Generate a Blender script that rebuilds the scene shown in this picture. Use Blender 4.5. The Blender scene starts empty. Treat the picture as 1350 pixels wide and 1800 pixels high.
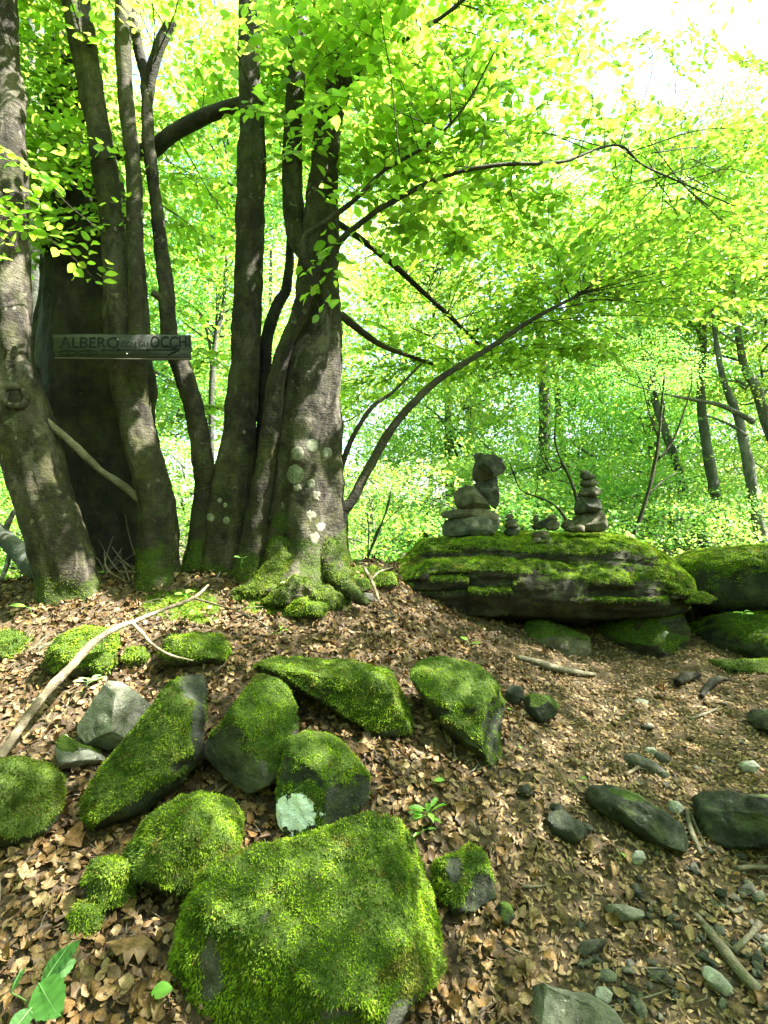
import bpy, math, random
import numpy as np
from mathutils import Vector, Matrix, Quaternion
from mathutils.bvhtree import BVHTree

# ------------------------------------------------------------------ camera, sky, sun, exposure
SC = bpy.context.scene
COL = SC.collection
FP, CX, CY, CAMZ = 982.0, 675.0, 900.0, 1.5      # focal length and centre in photo pixels, eye height
cam_d = bpy.data.cameras.new('camera'); cam = bpy.data.objects.new('camera', cam_d); COL.objects.link(cam)
cam_d.sensor_fit = 'VERTICAL'; cam_d.sensor_height = 24.0; cam_d.lens = FP / 1800 * 24
cam_d.clip_start = 0.02; cam_d.clip_end = 2000
cam.location = (0, 0, CAMZ); cam.rotation_euler = (math.radians(90), 0, 0)
SC.camera = cam

SUN_EL, SUN_AZ = math.radians(55), math.radians(92)      # azimuth from +Y towards +X
SUND = np.array([math.cos(SUN_EL) * math.sin(SUN_AZ), math.cos(SUN_EL) * math.cos(SUN_AZ), math.sin(SUN_EL)])
world = bpy.data.worlds.new('World'); SC.world = world; world.use_nodes = True
nt = world.node_tree; nt.nodes.clear()
sky = nt.nodes.new('ShaderNodeTexSky'); sky.sky_type = 'NISHITA'; sky.sun_disc = False
sky.sun_elevation = SUN_EL; sky.sun_rotation = SUN_AZ; sky.air_density = 1.0; sky.dust_density = 2.5; sky.ozone_density = 1.0
bg = nt.nodes.new('ShaderNodeBackground'); bg.inputs['Strength'].default_value = 0.09
wo = nt.nodes.new('ShaderNodeOutputWorld')
nt.links.new(sky.outputs[0], bg.inputs[0]); nt.links.new(bg.outputs[0], wo.inputs[0])
sun_d = bpy.data.lights.new('sun', 'SUN'); sun_d.energy = 5.0; sun_d.angle = math.radians(0.6); sun_d.color = (1.0, 0.95, 0.86)
sun = bpy.data.objects.new('sun', sun_d); COL.objects.link(sun)
sun.rotation_euler = Vector(SUND).to_track_quat('Z', 'Y').to_euler(); sun.location = (6, 6, 12)
vs = SC.view_settings
vs.view_transform = 'Standard'; vs.look = 'None'; vs.gamma = 1.0; vs.use_curve_mapping = False
vs.exposure = 3.2
SC.render.engine = 'CYCLES'
cy = SC.cycles
cy.max_bounces = 7; cy.diffuse_bounces = 4; cy.glossy_bounces = 2; cy.transmission_bounces = 5; cy.transparent_max_bounces = 4
cy.use_denoising = True; cy.caustics_reflective = False; cy.caustics_refractive = False
cy.sample_clamp_indirect = 6.0

rng = np.random.default_rng(11)
random.seed(5)
# ------------------------------------------------------------------ numeric helpers
def P(px, py, d):
    return np.array([(px - CX) / FP * d, d, CAMZ + (CY - py) / FP * d])

def to_px(p):
    p = np.asarray(p, float)
    y = np.maximum(p[..., 1], 1e-3)
    return np.stack([CX + FP * p[..., 0] / y, CY - FP * (p[..., 2] - CAMZ) / y], -1)

def _hash(i, j, k, s):
    h = (i * 374761393 + j * 668265263 + k * 2147483647 + s * 1274126177) & 0xFFFFFFFF
    h = ((h ^ (h >> 13)) * 1274126177) & 0xFFFFFFFF
    h = ((h ^ (h >> 16)) * 2246822519) & 0xFFFFFFFF
    return ((h ^ (h >> 15)) & 0xFFFFFF) / float(0xFFFFFF)

def vnoise(p, seed=0):
    p = np.asarray(p, float); f = np.floor(p); i = f.astype(np.int64); t = p - f; t = t * t * t * (t * (t * 6 - 15) + 10)
    r = 0
    for a in (0, 1):
        wa = t[:, 0] if a else 1 - t[:, 0]
        for b in (0, 1):
            wb = t[:, 1] if b else 1 - t[:, 1]
            for c in (0, 1):
                wc = t[:, 2] if c else 1 - t[:, 2]
                r = r + wa * wb * wc * _hash(i[:, 0] + a, i[:, 1] + b, i[:, 2] + c, seed)
    return r * 2 - 1

def fbm(p, scale=1.0, oct=3, seed=0):
    p = np.asarray(p, float) * scale; r = 0; a = 1.0; s = 0
    for o in range(oct):
        r = r + a * vnoise(p + 17.3 * o, seed + o); s += a; a *= 0.5; p = p * 2.03
    return r / s

def sstep(a, b, x):
    t = np.clip((x - a) / (b - a), 0, 1); return t * t * (3 - 2 * t)

def unit(v):
    v = np.asarray(v, float); return v / np.maximum(np.linalg.norm(v, axis=-1, keepdims=True), 1e-9)

def cat(parts):
    """join (V, T, ...) triangle soups"""
    Vs, Ts, n = [], [], 0
    for V, T in parts:
        Vs.append(V); Ts.append(np.asarray(T) + n); n += len(V)
    return np.concatenate(Vs), np.concatenate(Ts)

def vnormals(V, T):
    fn = np.cross(V[T[:, 1]] - V[T[:, 0]], V[T[:, 2]] - V[T[:, 0]])
    N = np.zeros_like(V)
    for k in range(3): np.add.at(N, T[:, k], fn)
    return unit(N)

# ------------------------------------------------------------------ objects
ORG = {}
def mesh_np(name, V, T, mat, attrs=None, smooth=True):
    me = bpy.data.meshes.new(name)
    V = np.ascontiguousarray(V, np.float32); T = np.ascontiguousarray(T, np.int32)
    me.vertices.add(len(V)); me.vertices.foreach_set('co', V.ravel())
    me.loops.add(3 * len(T)); me.loops.foreach_set('vertex_index', T.ravel())
    me.polygons.add(len(T)); me.polygons.foreach_set('loop_start', np.arange(0, 3 * len(T), 3, dtype=np.int32))
    if smooth: me.polygons.foreach_set('use_smooth', np.ones(len(T), bool))
    me.update(calc_edges=True)
    for k, a in (attrs or {}).items():
        a = np.asarray(a, np.float32)
        if a.ndim == 1:
            me.attributes.new(k, 'FLOAT', 'POINT').data.foreach_set('value', a)
        else:
            c = np.ones((len(a), 4), np.float32); c[:, :3] = a
            me.attributes.new(k, 'FLOAT_COLOR', 'POINT').data.foreach_set('color', c.ravel())
    if mat: me.materials.append(mat)
    return me

def props(o, label=None, cat_=None, group=None, kind=None):
    if label: o['label'] = label
    if cat_: o['category'] = cat_
    if group: o['group'] = group
    if kind: o['kind'] = kind
    return o

def obj(name, V, T, mat, parent=None, attrs=None, smooth=True, origin=None, **kw):
    V = np.asarray(V, float)
    if parent is None:
        if origin is None:
            origin = np.array([(V[:, 0].min() + V[:, 0].max()) / 2, (V[:, 1].min() + V[:, 1].max()) / 2, V[:, 2].min()])
    else:
        origin = ORG[parent.name]
    o = bpy.data.objects.new(name, mesh_np(name, V - origin, T, mat, attrs, smooth)); COL.objects.link(o)
    ORG[o.name] = np.asarray(origin, float)
    if parent is None: o.location = origin
    else: o.parent = parent
    return props(o, **kw)

def thing(name, loc, **kw):
    o = bpy.data.objects.new(name, None); COL.objects.link(o); o.location = loc; o.empty_display_size = 0.2
    ORG[o.name] = np.asarray(loc, float)
    return props(o, **kw)

# ------------------------------------------------------------------ materials
class NB:
    def __init__(s, name):
        s.m = bpy.data.materials.new(name); s.m.use_nodes = True; s.t = s.m.node_tree; s.t.nodes.clear()
    def n(s, typ, props_=None, **ins):
        nd = s.t.nodes.new('ShaderNode' + typ)
        for k, v in (props_ or {}).items(): setattr(nd, k, v)
        for k, v in ins.items():
            key = int(k[1:]) if k[0] == 'i' and k[1:].isdigit() else k.replace('_', ' ')
            if hasattr(v, 'is_linked') or hasattr(v, 'links'): s.t.links.new(v, nd.inputs[key])
            else: nd.inputs[key].default_value = v
        return nd
    def noise(s, co, scale, detail=4, rough=0.55, dist=0.0):
        return s.n('TexNoise', Vector=co, Scale=scale, Detail=detail, Roughness=rough, Distortion=dist).outputs[0]
    def ramp(s, fac, stops):
        nd = s.n('ValToRGB', Fac=fac); e = nd.color_ramp.elements
        while len(e) < len(stops): e.new(0.5)
        for el, (p, c) in zip(e, stops):
            el.position = p; el.color = (*c, 1) if len(c) == 3 else c
        return nd.outputs[0]
    def mix(s, fac, a, b, mode='MIX'):
        nd = s.t.nodes.new('ShaderNodeMix'); nd.data_type = 'RGBA'; nd.blend_type = mode
        for k, v in ((0, fac), (6, a), (7, b)):
            if hasattr(v, 'links'): s.t.links.new(v, nd.inputs[k])
            else: nd.inputs[k].default_value = (*v, 1) if isinstance(v, tuple) and len(v) == 3 else v
        return nd.outputs[2]
    def math(s, op, a, b=0.0, clamp=False):
        nd = s.n('Math', {'operation': op, 'use_clamp': clamp}, i0=a, i1=b); return nd.outputs[0]
    def attr(s, name, out='Fac'):
        return s.n('Attribute', {'attribute_name': name}).outputs[out]
    def bump(s, h, strength, dist):
        return s.n('Bump', Height=h, Strength=strength, Distance=dist).outputs[0]
    def pbr(s, color, rough, normal=None, spec=0.3):
        nd = s.n('BsdfPrincipled', Base_Color=color, Roughness=rough)
        nd.inputs['Specular IOR Level'].default_value = spec
        if normal is not None: s.t.links.new(normal, nd.inputs['Normal'])
        s.out(nd.outputs[0]); return nd
    def out(s, sh):
        o = s.n('OutputMaterial'); s.t.links.new(sh, o.inputs[0]); return s.m

def leaf_mat(name, refl, trans, gloss=0.03, rough=0.45, bright=1.0, rnd=False, mottle=False):
    b = NB(name)
    c = b.attr('col', 'Color')
    if mottle:
        co = b.n('NewGeometry').outputs['Position']
        f = b.ramp(b.noise(co, 55, 5, 0.7), [(0.32, (0.45, 0.42, 0.40)), (0.55, (1, 1, 1)), (0.75, (1.2, 1.2, 1.15))])
        c = b.mix(1.0, c, f, 'MULTIPLY')
        c = b.mix(1.0, c, b.ramp(b.noise(co, 260, 3, 0.7), [(0.35, (0.6, 0.58, 0.55)), (0.6, (1, 1, 1))]), 'MULTIPLY')
    if rnd:
        oi = b.n('ObjectInfo').outputs['Random']
        hs = b.n('HueSaturation', Hue=b.math('MULTIPLY_ADD', oi, 0.03), Saturation=1.0, Value=1.0, Color=c)
        b.t.nodes[-1]
        hs.inputs['Hue'].default_value = 0.5
        for l in list(hs.inputs['Hue'].links): b.t.links.remove(l)
        b.t.links.new(b.math('ADD', b.math('MULTIPLY', oi, 0.05), 0.475), hs.inputs['Hue'])
        c = hs.outputs[0]
    d = b.n('BsdfDiffuse', Color=b.mix(1.0, c, refl, 'MULTIPLY'))
    t = b.n('BsdfTranslucent', Color=b.mix(1.0, c, trans, 'MULTIPLY'))
    a = b.n('AddShader', i0=d.outputs[0], i1=t.outputs[0])
    g = b.n('BsdfGlossy', Color=(1, 1, 1, 1), Roughness=rough)
    m = b.n('MixShader', i0=gloss, i1=a.outputs[0], i2=g.outputs[0])
    return b.out(m.outputs[0])

def rock_mat(name, c1, c2, c3, mossc=(0.034, 0.058, 0.006), bump=0.022, strata=False, scale=1.0):
    b = NB(name)
    co = b.n('TexCoord').outputs['Object']
    if strata:
        co2 = b.n('Mapping', {'vector_type': 'TEXTURE'}, Vector=co, Scale=(1.1, 1.1, 0.42)).outputs[0]
    else: co2 = co
    n1 = b.noise(co2, 5 * scale, 6, 0.62); n2 = b.noise(co2, 34 * scale, 5, 0.7); n3 = b.noise(co, 140 * scale, 3, 0.6)
    base = b.ramp(n1, [(0.36, c1), (0.5, c2), (0.64, c3)])
    base = b.mix(b.ramp(n2, [(0.35, (0, 0, 0)), (0.75, (0.75, 0.75, 0.75))]), base, b.mix(0.5, base, c3))
    base = b.mix(b.ramp(n3, [(0.62, (0, 0, 0)), (0.72, (0.5, 0.5, 0.5))]), base, tuple(min(1, x * 2.0 + 0.05) for x in c3))
    # lichen / algae film
    alg = b.ramp(b.noise(co, 9 * scale, 5, 0.7), [(0.5, (0, 0, 0)), (0.68, (0.55, 0.55, 0.55))])
    base = b.mix(alg, base, (0.075, 0.095, 0.03))
    lich = b.ramp(b.noise(co, 22 * scale, 4, 0.75), [(0.64, (0, 0, 0)), (0.7, (0.6, 0.6, 0.6))])
    base = b.mix(lich, base, tuple(min(1, x * 1.6 + 0.06) for x in c3))
    # trail-mark paint
    pn = b.math('ADD', b.attr('paint'), b.math('MULTIPLY', b.math('SUBTRACT', b.noise(co, 30, 6, 0.75), 0.5), 2.0))
    pf = b.ramp(pn, [(0.47, (0, 0, 0)), (0.53, (1, 1, 1))])
    base = b.mix(pf, base, b.ramp(b.noise(co, 40, 3), [(0.3, (0.76, 0.82, 0.90)), (0.7, (0.93, 0.93, 0.95))]))
    # moss film, its colour darkened to stand for shade between the strands
    mn = b.math('ADD', b.attr('moss'), b.math('MULTIPLY', b.math('SUBTRACT', b.noise(co, 45, 4, 0.7), 0.5), 0.9))
    mf = b.ramp(mn, [(0.35, (0, 0, 0)), (0.6, (1, 1, 1))])
    base = b.mix(mf, base, b.mix(b.noise(co, 70, 3), tuple(x * 0.6 for x in mossc), tuple(x * 1.5 for x in mossc)))
    h = b.math('ADD', b.math('MULTIPLY', n1, 0.8), b.math('ADD', b.math('MULTIPLY', n2, 0.45), b.math('MULTIPLY', n3, 0.12)))
    b.pbr(base, 0.85, b.bump(h, 1.0, bump), 0.25)
    return b.m

M = {}
M['leaf'] = leaf_mat('beech_leaf', (0.9, 0.9, 1.0), (3.1, 2.65, 3.6), 0.03, 0.4)
M['leaf_far'] = leaf_mat('woodland_leaf', (0.85, 0.85, 0.8), (2.5, 2.2, 1.6), 0.02, 0.5, rnd=True)
M['plant'] = leaf_mat('seedling_leaf', (0.9, 0.9, 0.9), (1.4, 1.4, 1.0), 0.03, 0.45)
M['litter'] = leaf_mat('dead_leaf', (1, 1, 1), (0.22, 0.18, 0.14), 0.012, 0.5, mottle=True)
M['moss'] = leaf_mat('moss_strand', (0.95, 0.95, 0.95), (0.7, 0.7, 0.5), 0.01, 0.6)
M['rock'] = rock_mat('grey_stone', (0.022, 0.022, 0.017), (0.055, 0.054, 0.043), (0.11, 0.108, 0.088))
M['rock_dark'] = rock_mat('dark_stone', (0.009, 0.011, 0.007), (0.020, 0.024, 0.016), (0.042, 0.048, 0.034))
M['rock_pale'] = rock_mat('pale_stone', (0.10, 0.10, 0.08), (0.25, 0.25, 0.21), (0.45, 0.45, 0.40), scale=2.0, bump=0.014)
M['rock_brown'] = rock_mat('brown_stone', (0.026, 0.023, 0.017), (0.060, 0.054, 0.041), (0.115, 0.105, 0.082))
M['rock_slab'] = rock_mat('layered_stone', (0.009, 0.008, 0.006), (0.020, 0.0175, 0.014), (0.048, 0.042, 0.034), bump=0.03, strata=True)
M['rock_block'] = rock_mat('smooth_grey_stone', (0.050, 0.052, 0.038), (0.125, 0.127, 0.098), (0.24, 0.238, 0.19), bump=0.02, scale=1.7)

M['cairn_grey'] = rock_mat('cairn_grey_stone', (0.020, 0.020, 0.016), (0.055, 0.055, 0.045), (0.13, 0.13, 0.105), scale=2.4, bump=0.014)
M['cairn_brown'] = rock_mat('cairn_brown_stone', (0.026, 0.022, 0.015), (0.070, 0.060, 0.043), (0.15, 0.132, 0.10), scale=2.4, bump=0.014)
M['cairn_dark'] = rock_mat('cairn_dark_stone', (0.012, 0.012, 0.011), (0.030, 0.029, 0.026), (0.075, 0.072, 0.064), scale=2.4, bump=0.014)

def bark_mat(name, c1, c2, c3, lich=0.5, green=0.5, ridge=1.0):
    b = NB(name)
    co = b.n('TexCoord').outputs['Object']
    cs = b.n('Mapping', {'vector_type': 'TEXTURE'}, Vector=co, Scale=(1, 1, 2.2)).outputs[0]
    ch = b.n('Mapping', {'vector_type': 'TEXTURE'}, Vector=co, Scale=(1.5, 1.5, 0.28)).outputs[0]
    n1 = b.noise(cs, 7, 6, 0.65, 0.6); n2 = b.noise(co, 38, 5, 0.7); n3 = b.noise(ch, 24, 4, 0.65)
    base = b.ramp(n1, [(0.3, c1), (0.5, c2), (0.7, c3)])
    base = b.mix(b.ramp(b.noise(cs, 2.6, 5, 0.7, 1.0), [(0.42, (0, 0, 0)), (0.6, (0.75, 0.75, 0.75))]), base, tuple(x * 0.75 for x in c1))
    base = b.mix(b.ramp(n3, [(0.3, (0.45, 0.45, 0.45)), (0.5, (0, 0, 0))]), base, tuple(x * 0.45 for x in c1))
    base = b.mix(b.ramp(b.noise(co, 5.5, 5, 0.7), [(0.45, (0, 0, 0)), (0.7, (green, green, green))]), base, (0.075, 0.085, 0.018))
    pb = b.ramp(b.noise(cs, 4.2, 6, 0.72, 0.8), [(0.52, (0, 0, 0)), (0.6, (lich, lich, lich))])
    base = b.mix(b.math('MULTIPLY', pb, 0.55), base, tuple(x * 1.5 + 0.03 for x in c3))
    v = b.n('TexVoronoi', {'feature': 'F1'}, Vector=b.mix(0.12, co, b.n('TexNoise', Vector=co, Scale=14.0).outputs[1]), Scale=13.0)
    big = b.noise(co, 3.0, 3, 0.6)
    spot = b.math('MULTIPLY', b.ramp(v.outputs[0], [(0.16, (1, 1, 1)), (0.24, (0, 0, 0))]), b.ramp(big, [(0.5, (0, 0, 0)), (0.62, (lich, lich, lich))]))
    base = b.mix(spot, base, (0.17, 0.165, 0.12))
    speck = b.ramp(b.noise(co, 75, 4, 0.75), [(0.6, (0, 0, 0)), (0.72, (lich, lich, lich))])
    base = b.mix(speck, base, (0.15, 0.14, 0.105))
    mn = b.math('ADD', b.attr('moss'), b.math('MULTIPLY', b.math('SUBTRACT', b.noise(co, 30, 4, 0.7), 0.5), 0.9))
    base = b.mix(b.ramp(mn, [(0.4, (0, 0, 0)), (0.62, (1, 1, 1))]), base, b.mix(b.noise(co, 60, 3), (0.018, 0.028, 0.005), (0.045, 0.068, 0.008)))
    h = b.math('ADD', b.math('MULTIPLY', n1, 0.5 * ridge), b.math('ADD', b.math('MULTIPLY', n2, 0.4), b.math('MULTIPLY', n3, 0.25)))
    b.pbr(base, 0.8, b.bump(h, 1.0, 0.035), 0.25)
    return b.m
M['bark'] = bark_mat('beech_bark', (0.008, 0.0065, 0.004), (0.021, 0.017, 0.011), (0.060, 0.050, 0.034))
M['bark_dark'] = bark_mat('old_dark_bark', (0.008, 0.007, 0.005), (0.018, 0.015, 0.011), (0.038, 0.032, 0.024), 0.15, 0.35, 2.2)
M['bark_light'] = bark_mat('lichened_bark', (0.009, 0.007, 0.0045), (0.025, 0.020, 0.013), (0.075, 0.064, 0.046), 0.9, 0.5)
M['bark_far'] = bark_mat('far_bark', (0.05, 0.055, 0.045), (0.10, 0.11, 0.092), (0.16, 0.17, 0.15), 0.5, 0.3)  # paler than the near bark, distance haze put into the colour
M['twig'] = bark_mat('twig_bark', (0.014, 0.012, 0.008), (0.03, 0.025, 0.016), (0.055, 0.047, 0.033), 0.15, 0.4)
M['deadwood'] = bark_mat('bleached_dead_wood', (0.09, 0.068, 0.042), (0.19, 0.155, 0.105), (0.33, 0.285, 0.21), 0.5, 0.15)
M['stick'] = bark_mat('weathered_stick', (0.10, 0.085, 0.055), (0.17, 0.15, 0.105), (0.26, 0.235, 0.175), 0.3, 0.2)

def soil_mat():
    b = NB('forest_soil'); co = b.n('TexCoord').outputs['Object']
    n1 = b.noise(co, 3, 6, 0.65); n2 = b.noise(co, 45, 6, 0.75); n3 = b.noise(co, 150, 3, 0.7)
    base = b.ramp(n2, [(0.3, (0.034, 0.024, 0.014)), (0.5, (0.095, 0.068, 0.040)), (0.7, (0.19, 0.14, 0.083))])
    base = b.mix(b.ramp(n1, [(0.4, (0, 0, 0)), (0.65, (0.5, 0.5, 0.5))]), base, (0.05, 0.045, 0.032))
    mn = b.math('ADD', b.attr('moss'), b.math('MULTIPLY', b.math('SUBTRACT', n2, 0.5), 1.0))
    base = b.mix(b.ramp(mn, [(0.45, (0, 0, 0)), (0.62, (1, 1, 1))]), base, b.mix(n3, (0.04, 0.07, 0.008), (0.09, 0.14, 0.014)))
    h = b.math('ADD', b.math('MULTIPLY', n2, 1.0), b.math('MULTIPLY', n3, 0.4))
    b.pbr(base, 0.95, b.bump(h, 1.0, 0.02), 0.15); return b.m
M['soil'] = soil_mat()

def plain(name, c, rough=0.7, var=0.35, scale=30, stretch=None):
    b = NB(name); co = b.n('TexCoord').outputs['Object']
    if stretch: co = b.n('Mapping', {'vector_type': 'TEXTURE'}, Vector=co, Scale=stretch).outputs[0]
    n = b.noise(co, scale, 5, 0.65)
    col = b.ramp(n, [(0.3, tuple(x * (1 - var) for x in c)), (0.7, tuple(x * (1 + var) for x in c))])
    b.pbr(col, rough, b.bump(n, 0.7, 0.004), 0.25); return b.m
M['board'] = plain('weathered_board', (0.036, 0.039, 0.034), 0.85, 0.6, 16, (7, 1, 0.3))
M['board_edge'] = plain('bare_board_edge', (0.065, 0.056, 0.042), 0.8, 0.4, 20, (6, 1, 0.4))
M['ink'] = plain('burnt_lettering', (0.006, 0.008, 0.010), 0.85, 0.3)
M['lichen'] = plain('pale_lichen', (0.135, 0.14, 0.10), 0.95, 0.55, 45)
M['lichen_rim'] = plain('lichen_rim', (0.14, 0.135, 0.10), 0.95, 0.6, 45)
M['nail'] = plain('nail_head', (0.35, 0.34, 0.30), 0.4, 0.1)
M['hole'] = plain('knot_hole_wood', (0.02, 0.016, 0.012), 0.9, 0.4, 50)

# ------------------------------------------------------------------ terrain
CTRL = [(-60, 1045, 3.5), (0, 1048, 3.5), (150, 1040, 3.5), (300, 1028, 3.55), (450, 1018, 3.6), (600, 1010, 3.8), (690, 1000, 4.2), (150, 1005, 4.0), (400, 1000, 4.0),
        (0, 1200, 2.82), (200, 1150, 3.0), (0, 1400, 2.15), (0, 1800, 1.38), (-250, 1300, 2.5), (-250, 1700, 1.45), (200, 1300, 2.45),
        (400, 1100, 3.2), (600, 1100, 3.3), (600, 1200, 2.8), (400, 1400, 2.1), (300, 1600, 1.7), (500, 1400, 2.12), (675, 1400, 2.15), (675, 1800, 1.5),
        (780, 1100, 3.75), (900, 1300, 2.65), (850, 1160, 3.5), (1000, 1180, 3.85), (1350, 1180, 4.05), (1500, 1190, 4.05),
        (1100, 1300, 2.95), (1350, 1400, 2.5), (1000, 1500, 2.12), (1350, 1800, 1.58), (1000, 1800, 1.56), (1600, 1500, 2.2), (850, 1650, 1.78),
        (1350, 1250, 3.45)]
cp = [P(*c) for c in CTRL]
cp += [np.array(c) for c in ((-2.5, 0, .3), (0, 0, 0.02), (2, 0, -.02), (-2, -2.5, .15), (0, -2.5, -.05), (3, -2.5, 0), (-4.5, 1, .6), (-4.5, 3.5, 1.0), (5, 1, .2), (5, 3, .35),
        (-3, 5, .55), (-1, 5.2, .62), (0.1, 5.6, .62), (1.5, 4.9, .55), (3.5, 5.0, .65), (5, 5.2, .75), (-4, 7, -.2), (0, 7.5, .1), (4, 7.5, .85))]
cp = np.array(cp)
def _phi(r): return np.where(r > 1e-9, r * r * np.log(np.maximum(r, 1e-9)), 0)
_n = len(cp)
_A = np.zeros((_n + 3, _n + 3)); _A[:_n, :_n] = _phi(np.linalg.norm(cp[:, None, :2] - cp[None, :, :2], axis=-1)) + np.eye(_n) * 0.02
_A[:_n, _n] = 1; _A[:_n, _n + 1:] = cp[:, :2]; _A[_n:, :_n] = _A[:_n, _n:].T
_w = np.linalg.solve(_A, np.concatenate([cp[:, 2], np.zeros(3)]))
def gz(x, y, rough=True):
    x = np.atleast_1d(np.asarray(x, float)).ravel(); y = np.atleast_1d(np.asarray(y, float)).ravel()
    xs = np.clip(x, -6, 6.5); ys = np.clip(y, -4, 8.5)
    z = np.zeros(len(x))
    for s in range(0, len(x), 20000):
        q = np.stack([xs[s:s + 20000], ys[s:s + 20000]], -1)
        z[s:s + 20000] = _phi(np.linalg.norm(q[:, None] - cp[None, :, :2], axis=-1)) @ _w[:_n] + _w[_n] + q @ _w[_n + 1:]
    far = -0.55 + 1.5 * sstep(-2, 5, x) - 0.035 * np.maximum(y - 8, 0) + 0.25 * fbm(np.stack([x, y, 0 * x], -1), 0.12, 3, 4)
    w = np.maximum(sstep(5.6, 8.2, y), sstep(5, 6.5, np.abs(x)))
    w = np.maximum(w, sstep(-2.5, -4, y))
    z = z * (1 - w) + far * w * (y > 2) + (0.1 * w) * (y <= 2)
    if rough:
        q = np.stack([x, y, 0 * x], -1)
        z = z + 0.05 * fbm(q, 2.6, 3, 9) + 0.018 * fbm(q, 11, 2, 5)
    return z
def G(px, py, lift=0.0):
    d = np.concatenate([np.arange(0.9, 6, 0.008), np.arange(6, 40, 0.1)])
    x = (px - CX) / FP * d; z = CAMZ + (CY - py) / FP * d
    g = gz(x, d)
    k = np.argmax(z <= g) if np.any(z <= g) else len(d) - 1
    return np.array([x[k], d[k], g[k] + lift])

xs = np.unique(np.concatenate([np.arange(-3.6, 4.4, 0.036), -3.6 - np.geomspace(0.06, 120, 40), 4.4 + np.geomspace(0.06, 120, 40)]))
ys = np.unique(np.concatenate([np.arange(0.6, 6.2, 0.034), 0.6 - np.geomspace(0.06, 40, 26), 6.2 + np.geomspace(0.06, 200, 50)]))
gx, gy = np.meshgrid(xs, ys)
GV = np.stack([gx.ravel(), gy.ravel(), gz(gx, gy)], -1)
nx, ny = len(xs), len(ys)
ii = (np.arange(ny - 1)[:, None] * nx + np.arange(nx - 1)[None]).ravel()
GT = np.concatenate([np.stack([ii, ii + 1, ii + nx + 1], -1), np.stack([ii, ii + nx + 1, ii + nx], -1)])
# mossy ground: around the tree feet and along the ledge
def ground_moss(p):
    u = to_px(p); n = fbm(p, 3.2, 3, 21)
    m = np.zeros(len(p))
    for (a, b, rx, ry) in ((500, 1062, 95, 26), (560, 1010, 60, 40), (330, 1075, 90, 30), (150, 1150, 50, 22), (20, 1130, 40, 25), (640, 1010, 60, 20)         ):
        m = np.maximum(m, np.clip(1.15 - np.hypot((u[:, 0] - a) / rx, (u[:, 1] - b) / ry) * 0.75 + 0.8 * n, 0, 1))
    return sstep(0.35, 0.75, m) * (p[:, 1] < 6) * (p[:, 1] > 0.5)
GM = ground_moss(GV)
ground = obj('ground', GV, GT, M['soil'], attrs={'moss': GM}, origin=(0, 0, 0), kind='structure', label='forest floor of brown soil rising to the tree feet')

# ------------------------------------------------------------------ moss strands
def strands(V, T, mask, density, L, w, seed=0, droop=0.35, tone=1.0, brown=0.45, lean=0.6):
    r = np.random.default_rng(seed)
    N = vnormals(V, T)
    tri = V[T]; ar = 0.5 * np.linalg.norm(np.cross(tri[:, 1] - tri[:, 0], tri[:, 2] - tri[:, 0]), axis=1)
    wt = ar * mask[T].mean(1) ** 1.5
    n = int(density * wt.sum())
    if n < 5: return None
    c = np.cumsum(wt); k = np.searchsorted(c, r.random(n) * c[-1]); k = np.clip(k, 0, len(T) - 1)
    a, b = r.random(n), r.random(n); f = a + b > 1; a[f], b[f] = 1 - a[f], 1 - b[f]
    bc = np.stack([1 - a - b, a, b], -1)[..., None]
    p = (V[T[k]] * bc).sum(1); nn = unit((N[T[k]] * bc).sum(1))
    vd = unit(p - np.array([0, 0, CAMZ])); kp = (np.sum(nn * vd, 1) < 0.5) & (p[:, 2] > gz(p[:, 0], p[:, 1]) - 0.02)      # none on far sides or under the soil
    p, nn = p[kp], nn[kp]; n = len(p)
    if n < 5: return None
    low = fbm(p, 30, 2, seed + 3)[:, None]
    flow = np.stack([fbm(p, 14, 2, seed + 5), fbm(p, 14, 2, seed + 6), fbm(p, 14, 2, seed + 7)], -1)
    d = unit(nn * 0.8 + r.normal(size=(n, 3)) * 0.75 * lean + flow * 0.8 * lean + np.array([0, -0.12, -droop * 0.4]))
    d2 = unit(d * 0.6 + r.normal(size=(n, 3)) * 0.3 + np.array([0, -0.05, -droop]))
    Ls = (L * (0.5 + 0.8 * r.random(n)) * (1 + 0.35 * low[:, 0]))[:, None]
    s = unit(np.cross(d, r.normal(size=(n, 3)))); ws = (w * (0.7 + 0.7 * r.random(n)))[:, None]
    p0 = p - nn * 0.003
    m = p0 + d * Ls * 0.55; t = m + d2 * Ls * 0.5
    S = np.stack([p0, m - s * ws * .55, m + s * ws * .55, t], 1).reshape(-1, 3)
    base = (np.arange(n) * 4)[:, None]
    TT = np.concatenate([base + np.array([[0, 2, 1]]), base + np.array([[1, 2, 3]])])
    q = sstep(-0.4, 0.45, 0.6 * fbm(p, 7, 3, seed + 1) + 0.6 * fbm(p, 38, 2, seed + 4))[:, None]
    cd, cb, cbr = np.array([0.035, 0.070, 0.006]), np.array([0.160, 0.245, 0.013]), np.array([0.17, 0.11, 0.035])
    c_ = cd * (1 - q) + cb * q
    br = (brown * sstep(0.22, 0.55, fbm(p, 16, 3, seed + 2)))[:, None]
    br = np.maximum(br, (r.random(n) < 0.03)[:, None] * 0.7)
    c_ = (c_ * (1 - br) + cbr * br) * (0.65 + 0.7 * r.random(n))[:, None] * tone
    return S, TT, np.repeat(c_, 4, axis=0)

def add_moss(parent, V, T, mask, density, L, w, seed, name='moss', **kw):
    r = strands(V, T, mask, density * 1.3, L * 0.62, w * 0.78, seed, **kw)
    if r is None: return None
    return obj(name, r[0], r[1], M['moss'], parent, {'col': r[2]}, smooth=False, kind='stuff')

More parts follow.
